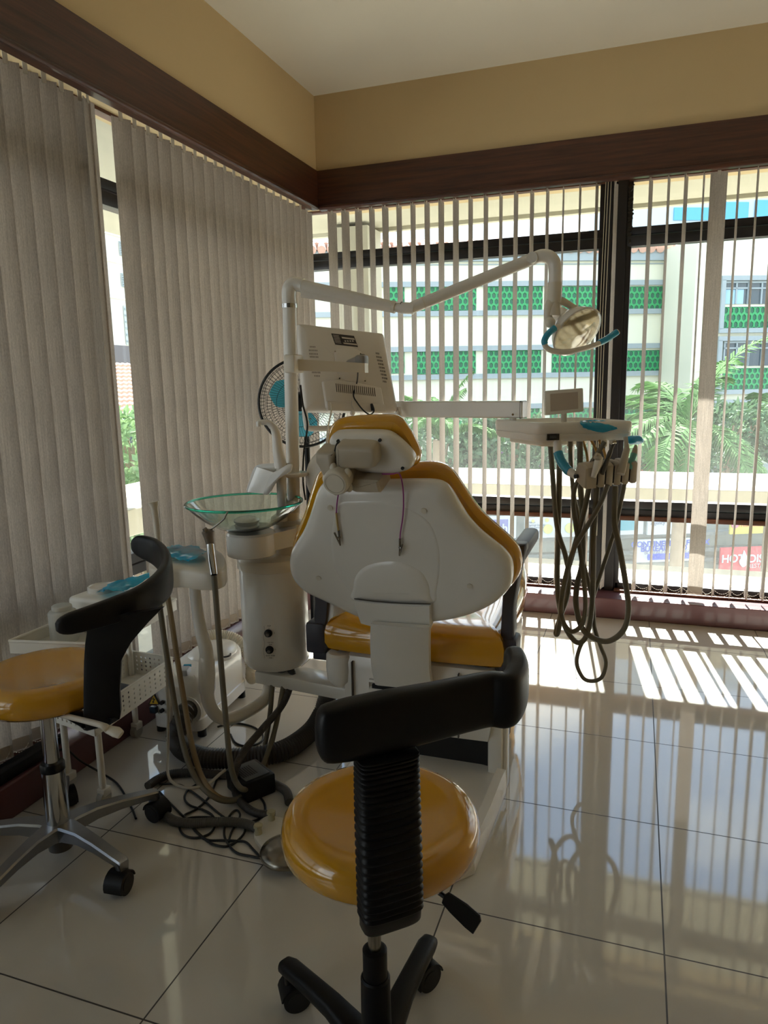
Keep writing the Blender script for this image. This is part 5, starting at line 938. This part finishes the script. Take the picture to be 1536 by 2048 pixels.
def castor(root, p, a):                                     # p = swivel point over the castor
    ax = Vector((-math.sin(a), math.cos(a), 0)); fw = ax.cross(UP); c = Vector((p.x, p.y, .034)) - fw * .014
    w = empty('castor', p); w.parent = root; w.location = p - LOC[root.name]
    for sd in (-1, 1): g = MB(); g.cyl(c + ax * (.007 * sd), c + ax * (.027 * sd), .034, 28).cyl(c + ax * (.027 * sd), c + ax * (.029 * sd), .022, 20); mk('wheel', g, RUB, w)
    g = MB(); T_ = [math.radians(t) for t in range(10, 201, 19)]
    for d0, d1 in ((-.030, .030),): g.loft([[c + ax * d + (fw * math.cos(t) + UP * math.sin(t)) * r for d in (d0, d1)] + [c + ax * d + (fw * math.cos(t) + UP * math.sin(t)) * (r + .0045) for d in (d1, d0)] for t in T_ for r in (.0355,)])
    g.box(c + UP * .0, (.012, .012, .05)).cyl(Vector((p.x, p.y, .06)), Vector((p.x, p.y, p.z + .02)), .012, 14); mk('castor_hood', g, BLK, w, 45)
def seat(root, c, r, tilt=None):
    g = MB(); M_ = tilt or Matrix.Identity(3)
    g.lathe([(0, -.055), (r * .7, -.055), (r * .9, -.05), (r * .985, -.03), (r, -.008), (r * .985, .012), (r * .93, .03), (r * .84, .037), (r * .7, .033), (r * .45, .024), (r * .2, .02), (0, .019)], c, 64, M_); mk('seat', g, YEL, root, 60)
    g = MB(); g.lathe([(0, -.075), (r * .5, -.075), (r * .62, -.055), (0, -.055)], c, 32, M_); mk('seat_plate', g, BLK, root)
# front stool
FH = Vector((-.604, -2.975, 0)); fs = empty('stool', FH, 'amber seated dental stool with black plastic base and ribbed back post, nearest the camera', 'stool', 'dentist stools')
seat(fs, Vector((-.596, -2.945, .61)), .206)
br_ = [Z(a, b, .955) for a, b in ((632, 1471), (660, 1466), (700, 1458), (775, 1442), (860, 1424), (930, 1408), (980, 1398))] + [Z(1012, 1400, .955) + Vector(v) for v in ((0, 0, 0), (.010, .03, .004), (.010, .065, .012), (-.002, .10, .020), (-.016, .12, .024))]
bar(br_, [.085, .098, .104, .106, .102, .10, .10, .10, .10, .095, .085, .06], [.04, .05, .052, .05, .048, .044, .042, .042, .042, .042, .04, .03], BLKS, 'backrest', fs)
pc = [Y(773, 1505, -3.17), Y(774, 1560, -3.18), Y(776, 1640, -3.185), Y(779, 1740, -3.185), Y(781, 1820, -3.17), Y(780, 1848, -3.14)]
P = cr(pc, 30); lp = []; ud = (br_[4] - br_[2]); ud.z = 0; ud.normalize(); vd = Vector((-ud.y, ud.x, 0))
for i, p in enumerate(P):
    f = i / (len(P) - 1); rib = (.5 - .5 * math.cos(i * 2 * math.pi / 5)) * (f < .8); w_ = (.051 + .004 * f + .0035 * rib) * (1 if f < .9 else 1 - ((f - .9) * 10) ** 2 * .3); th = (.026 + .005 * rib) * (1 if f < .9 else 1 - ((f - .9) * 10) ** 2 * .4)
    lp.append([p + ud * (w_ * math.copysign(abs(math.cos(u)) ** .5, math.cos(u))) + vd * (th * math.copysign(abs(math.sin(u)) ** .5, math.sin(u))) for u in [2 * math.pi * q / 28 for q in range(28)]])
mk('bellows_post', MB().loft(lp), BLK, fs, 60)
q = Vector((-.52, -3.13, .50)); mk('back_bracket', MB().tube([Vector((-.505, -3.16, .575)), Vector((-.535, -3.09, .575)), Vector((-.58, -3.0, .55))], [.02, .022, .02], 12, 4, ry=.012).shell([Y(a, b, -3.06) for a, b in ((700, 1782), (760, 1790), (760, 1845), (728, 1836))], (0, -1, 0), [(0, 0), (0, -.05)], 0), BLK, fs)
mk('gas_lift', MB().cyl(FH + UP * .27, FH + UP * .54, .014, 20), STEEL, fs)
mk('column_sleeve', MB().lathe([(.026, .21), (.026, .335), (.022, .338), (.018, .338)], FH, 28), BLK, fs); mk('column', MB().lathe([(.045, .05), (.04, .09), (.033, .11), (.0315, .268), (.028, .272), (.02, .272)], FH, 28), BLK, fs)
q = Z(880, 1800, .5); h1_, h2_ = Y(868, 1779, -2.98), Y(905, 1802, -2.98)
mk('height_lever', MB().tube([Y(830, 1752, -2.97), Y(868, 1778, -2.98), Y(895, 1797, -2.99)], .005, 8), BLK, fs)
mk('lever_paddle', MB().shell([Y(a, b, -2.99) for a, b in ((888, 1790), (898, 1784), (935, 1808), (960, 1830), (962, 1842), (946, 1868), (930, 1855), (900, 1825), (884, 1806))], (0, -.8, .6), [(.003, .006), (0, .003), (0, -.006), (.003, -.009)], 0), BLK, fs, 30)
for k in range(5):
    a = math.radians(84 + 72 * k); d = Vector((math.cos(a), math.sin(a), 0)); s = Vector((-d.y, d.x, 0)); g = MB(); lp = []
    for r, z, w_, h in ((.03, .075, .036, .05), (.07, .088, .032, .045), (.14, .104, .026, .04), (.22, .11, .024, .034), (.29, .112, .024, .03), (.315, .108, .02, .026), (.325, .104, .010, .016)):
        p = FH + d * r + UP * z; lp.append([p + s * (w_ * math.copysign(abs(math.cos(u)) ** .7, math.cos(u))) + UP * (h * .6 * math.copysign(abs(math.sin(u)) ** .7, math.sin(u))) for u in [2 * math.pi * q_ / 16 for q_ in range(16)]])
    g.loft(lp); mk('leg', g, BLK, fs, 50); castor(fs, FH + d * .298 + UP * .075, (1.0, 3.79, .3, 1.5, .6)[k])
# left stool
LH = Vector((-1.86, -2.556, 0)); ls = empty('stool', LH, 'amber seated dental stool with polished metal base and black wrap-around back, at the left edge', 'stool', 'dentist stools')
seat(ls, Vector((-1.855, -2.545, .61)), .218)
br_ = [Vector(v) for v in ((-1.555, -2.79, .892), (-1.52, -2.74, .897), (-1.478, -2.668, .905), (-1.442, -2.575, .915), (-1.455, -2.457, .93), (-1.52, -2.35, .95), (-1.61, -2.275, .97), (-1.68, -2.26, .985), (-1.715, -2.27, .99))]
bar(br_, [.05, .062, .072, .085, .10, .10, .095, .08, .05], [.035, .04, .042, .042, .04, .034, .03, .028, .024], BLKS, 'backrest', ls)
def LS(px, py, y): return Y(px, py, y)
rows = [((166, 1240), (326, 1215), -2.68), ((176, 1262), (296, 1245), -2.67), ((172, 1285), (262, 1285), -2.66), ((169, 1320), (243, 1320), -2.66), ((168, 1380), (240, 1380), -2.66), ((168, 1430), (242, 1422), -2.66), ((172, 1452), (240, 1436), -2.66), ((168, 1457), (224, 1443), -2.64), ((160, 1450), (214, 1440), -2.62), ((150, 1438), (205, 1432), -2.6)]
g = MB(); lp = []
for i, (l_, r_, y) in enumerate(rows):
    a, b = LS(*l_, y), LS(*r_, y); b = LS(*r_, y + .05) if i < 7 else b; n = (b - a).cross(UP).normalized(); n = n if n.y < 0 else -n; t_ = .012
    if i >= 7: n = UP * -1; t_ = .01
    lp.append([a + n * t_ * .6, a.lerp(b, .1) + n * t_, a.lerp(b, .9) + n * t_, b + n * t_ * .6, b - n * t_, a - n * t_])
g.loft(lp); mk('back_post', g, BLKS, ls, 50)
mk('back_bracket', MB().tube([Vector((-1.62, -2.63, .535)), Vector((-1.72, -2.60, .54)), Vector((-1.84, -2.56, .54))], .03, 12, 3, ry=.01), BLK, ls)
mk('height_lever', MB().tube([Vector((-1.80, -2.60, .53)), Y(195, 1448, -2.72), Y(215, 1458, -2.72), Y(232, 1464, -2.72), Y(242, 1470, -2.72)], [.008, .010, .012, .016, .012], 12, 4, ry=.008), IVORY, ls, 60)
mk('gas_lift', MB().cyl(LH + UP * .30, LH + UP * .56, .024, 24), CHROME, ls); mk('column', MB().lathe([(0, .085), (.036, .085), (.037, .10), (.036, .31), (0, .31)], LH, 36), CHROME, ls); mk('column_cap', MB().lathe([(.037, .305), (.038, .325), (.034, .332), (.024, .332)], LH, 30), BLK, ls)
mk('hub_socket', MB().cyl(LH + UP * .03, LH + UP * .10, .038, 28), mat('dark_grey_metal', rgb(84, 82, 80), .3, .6), ls)
for k in range(5):
    a = math.radians(-14 + 72 * k); d = Vector((math.cos(a), math.sin(a), 0)); s = Vector((-d.y, d.x, 0)); g = MB(); lp = []
    for r, z, w_, h in ((.02, .118, .045, .05), (.05, .122, .032, .045), (.12, .125, .024, .036), (.20, .118, .021, .028), (.29, .105, .019, .022), (.325, .10, .018, .02), (.332, .095, .016, .03)):
        p = LH + d * r + UP * z; lp.append([p + s * w_ - UP * .0, p + s * w_ * .8 + UP * .006, p - s * w_ * .8 + UP * .006, p - s * w_, p - s * w_ * .8 - UP * h, p + s * w_ * .8 - UP * h])
    g.loft(lp); g.cyl(LH + d * .315 + UP * .065, LH + d * .315 + UP * .10, .017, 14); mk('leg', g, ALU, ls, 35); castor(ls, LH + d * .315 + UP * .075, a + (1.9, 2.0, .3, 1.5, .9)[k])
# ---------------------------------------------------------------- trolley and what stands on it
tl = empty('trolley', (-2.05, -2.03, 0), 'white metal trolley with perforated lower basket behind the left stool', 'trolley')
A_, B_, C__, D_ = Vector((-1.925, -2.275, 0)), Vector((-2.13, -2.225, 0)), Vector((-2.15, -1.80, 0)), Vector((-1.955, -1.815, 0))
TW = mat('white_trolley_metal', rgb(226, 222, 212), .4, noise=.01)
for p in (A_, B_, C__, D_):
    mk('leg', MB().cyl(p + UP * .07, p + UP * .60, .0125, 16), TW, tl); c = empty('castor', p + UP * .07); c.parent = tl; c.location = p + UP * .07 - LOC[tl.name]
    mk('wheel', MB().cyl(p + Vector((-.012, .0, .028)), p + Vector((.012, 0, .028)), .028, 22), mat('grey_wheel', rgb(170, 168, 160), .5), c); mk('castor_fork', MB().box(p + Vector((0, .005, .052)), (.034, .04, .03), .004).cyl(p + UP * .055, p + UP * .085, .009, 10), TW, c)
def side(mb, p, q, z0, z1, holes):                           # one basket wall; its holes are real openings
    d = q - p; Lw = d.length; u = d / Lw; n = Vector((u.y, -u.x, 0)); nx, nz_ = holes
    if not nx: mb.loft([[p + UP * z0, q + UP * z0, q + UP * z1, p + UP * z1], [p + n * .002 + UP * z0, q + n * .002 + UP * z0, q + n * .002 + UP * z1, p + n * .002 + UP * z1]]); return
    ex, ez = .012, .012; cw_, ch_ = (Lw - 2 * ex) / nx, (z1 - z0 - 2 * ez) / nz_
    for th in (0, .002):
        off = n * th
        def V(x, z): return mb.bm.verts.new(p + u * x + UP * z + off)
        for i in range(nx):
            for j in range(nz_):
                cx, cz = ex + (i + .5) * cw_, z0 + ez + (j + .5) * ch_; R = min(cw_, ch_) * .26; o = []; c = []
                for k in range(12):
                    t = math.pi / 4 + k * math.pi / 6; ct, st_ = math.cos(t), math.sin(t); m_ = max(abs(ct), abs(st_)); o.append(V(cx + ct / m_ * cw_ / 2, cz + st_ / m_ * ch_ / 2)); c.append(V(cx + ct * R, cz + st_ * R))
                for k in range(12): mb.bm.faces.new((o[k], o[(k + 1) % 12], c[(k + 1) % 12], c[k]))
        for x0, x1_, za, zb_ in ((0, Lw, z0, z0 + ez), (0, Lw, z1 - ez, z1), (0, ex, z0 + ez, z1 - ez), (Lw - ex, Lw, z0 + ez, z1 - ez)): mb.bm.faces.new([V(x0, za), V(x1_, za), V(x1_, zb_), V(x0, zb_)])
def basket(name, P, z0, z1, holes, parent):
    g = MB()
    for i in range(4): side(g, P[i], P[(i + 1) % 4], z0, z1, holes[i])
    g.loft([[p + UP * z0 for p in P], [p + UP * (z0 + .003) for p in P]])
    return mk(name, g, TW, parent, 0)
ex_ = lambda P, e: [p + (p - sum(P, Vector()) / 4).normalized() * e for p in P]
LBK = ex_([A_, D_, C__, B_], .03)
lbk = basket('lower_basket', LBK, .285, .385, ((14, 4), (8, 4), (14, 4), (8, 4)), tl)
g = MB()
for i in range(4): g.cyl(LBK[i] + UP * .385, LBK[(i + 1) % 4] + UP * .385, .004, 8)
mk('basket_rim', g, TW, lbk)
TPK = [Vector((-1.885, -2.30, 0)), Vector((-1.925, -1.76, 0)), Vector((-2.185, -1.76, 0)), Vector((-2.2, -2.36, 0))]
tp = basket('top_tray', TPK, .590, .635, ((0, 0),) * 4, tl); g = MB()
for i in range(4): g.cyl(TPK[i] + UP * .635, TPK[(i + 1) % 4] + UP * .635, .006, 8)
mk('tray_rim', g, TW, tp)
bk = sum(LBK, Vector()) / 4
mk('black_case', MB().box(bk + Vector((.01, -.07, .322)), (.10, .19, .065), .012, rz=-.1), mat('navy_black_case', rgb(36, 38, 50), .5), None, 38, 'dark navy case lying in the lower basket of the white trolley', 'case')
q = bk + Vector((.03, -.13, .356)); mk('hand_roll', MB().cyl(q, q + Vector((0, .06, 0)), .0, 8) if False else MB().lathe([(0, 0), (.022, 0), (.026, .006), (.026, .03), (.02, .036), (0, .036)], q, 20), YEL, None, 38, 'small amber tub on the navy case in the trolley basket', 'tub')
jr = Z(130, 1278, .6); jr = empty('jar', (jr.x, jr.y, .594), 'milky plastic jar on the near corner of the trolley top', 'jar'); q = LOC[jr.name]
mk('jar_body', MB().lathe([(.0, 0), (.046, 0), (.05, .006), (.05, .11), (.046, .116), (.034, .12), (0, .12)], q, 32), TRANSP, jr); mk('jar_lid', MB().lathe([(0, .118), (.034, .118), (.036, .122), (.035, .135), (.03, .138), (0, .138)], q, 28), TRANSP, jr)
q = Vector((-2.04, -2.0, .594)); bx_ = empty('storage_box', q, 'white plastic box with a round screw lid on the trolley top', 'box')
mk('box_body', MB().box(q + Vector((0, 0, .07)), (.21, .26, .14), .018, rz=-.05, seg=3), TW, bx_); lq = q + Vector((-.03, -.02, .14)); mk('screw_lid', MB().lathe([(0, 0), (.054, 0), (.056, .004), (.055, .02), (.05, .022), (.048, .017), (0, .016)], lq, 36), WHITE, bx_)
c = q + Vector((.05, .0, .15)); o = film('plastic_film', [[c + Vector((-.05, -.09, 0)), c + Vector((0, -.1, .02)), c + Vector((.06, -.07, .01))], [c + Vector((-.04, -.02, .02)), c + Vector((.01, -.01, .035)), c + Vector((.07, 0, .02))], [c + Vector((0, .05, .02)), c + Vector((.05, .07, .04)), c + Vector((.10, .09, .05))]], None, .005); T(o, 'crumpled blue plastic film on the white box on the trolley', 'plastic film')
# ---------------------------------------------------------------- small things on the sills
q = X(40, 1515, XL - .01); ps = empty('power_strip', (XL - .05, q.y, .133), 'black power box lying on the left plum sill under the blind', 'power strip')
mk('strip_body', MB().box((XL - .045, q.y + .02, .156), (.06, .26, .045), .006, rz=0), BLK, ps); mk('strip_plug', MB().box((XL - .05, q.y + .22, .152), (.03, .06, .03), .006), BLK, ps); mk('strip_cord', MB().tube([(XL - .045, q.y - .11, .15), (XL - .02, q.y - .2, .145), (XL - .01, q.y - .45, .139)], .004, 8, 5), RUB, ps)
mk('black_cable', MB().tube([(XL - .02, -2.22, .137), (XL + .005, -2.18, .13), (XL + .02, -2.13, .06), (XL + .08, -2.1, .006), (-1.97, -2.15, .005), (-1.82, -2.26, .005), (-1.75, -2.32, .005)], .004, 8, 6), RUB, None, 60, 'black cable dropping from the left sill behind the trolley to the floor', 'cable')
q = Z(1258, 1191, .134); mk('paper_slip', MB().box((q.x, q.y, .1345), (.12, .035, .002), .0, rz=-.05), mat('white_paper', rgb(226, 224, 218), .7), None, 0, 'white paper slip lying on the back sill below the dark mullion', 'paper')
mk('cable_end', MB().ball((-2.17 + .01, -1.05, .15), .02, (1, 1.8, .8), 12), BLK, None, 38, 'small black plug resting on the left sill behind the cream corrugated hose', 'plug')
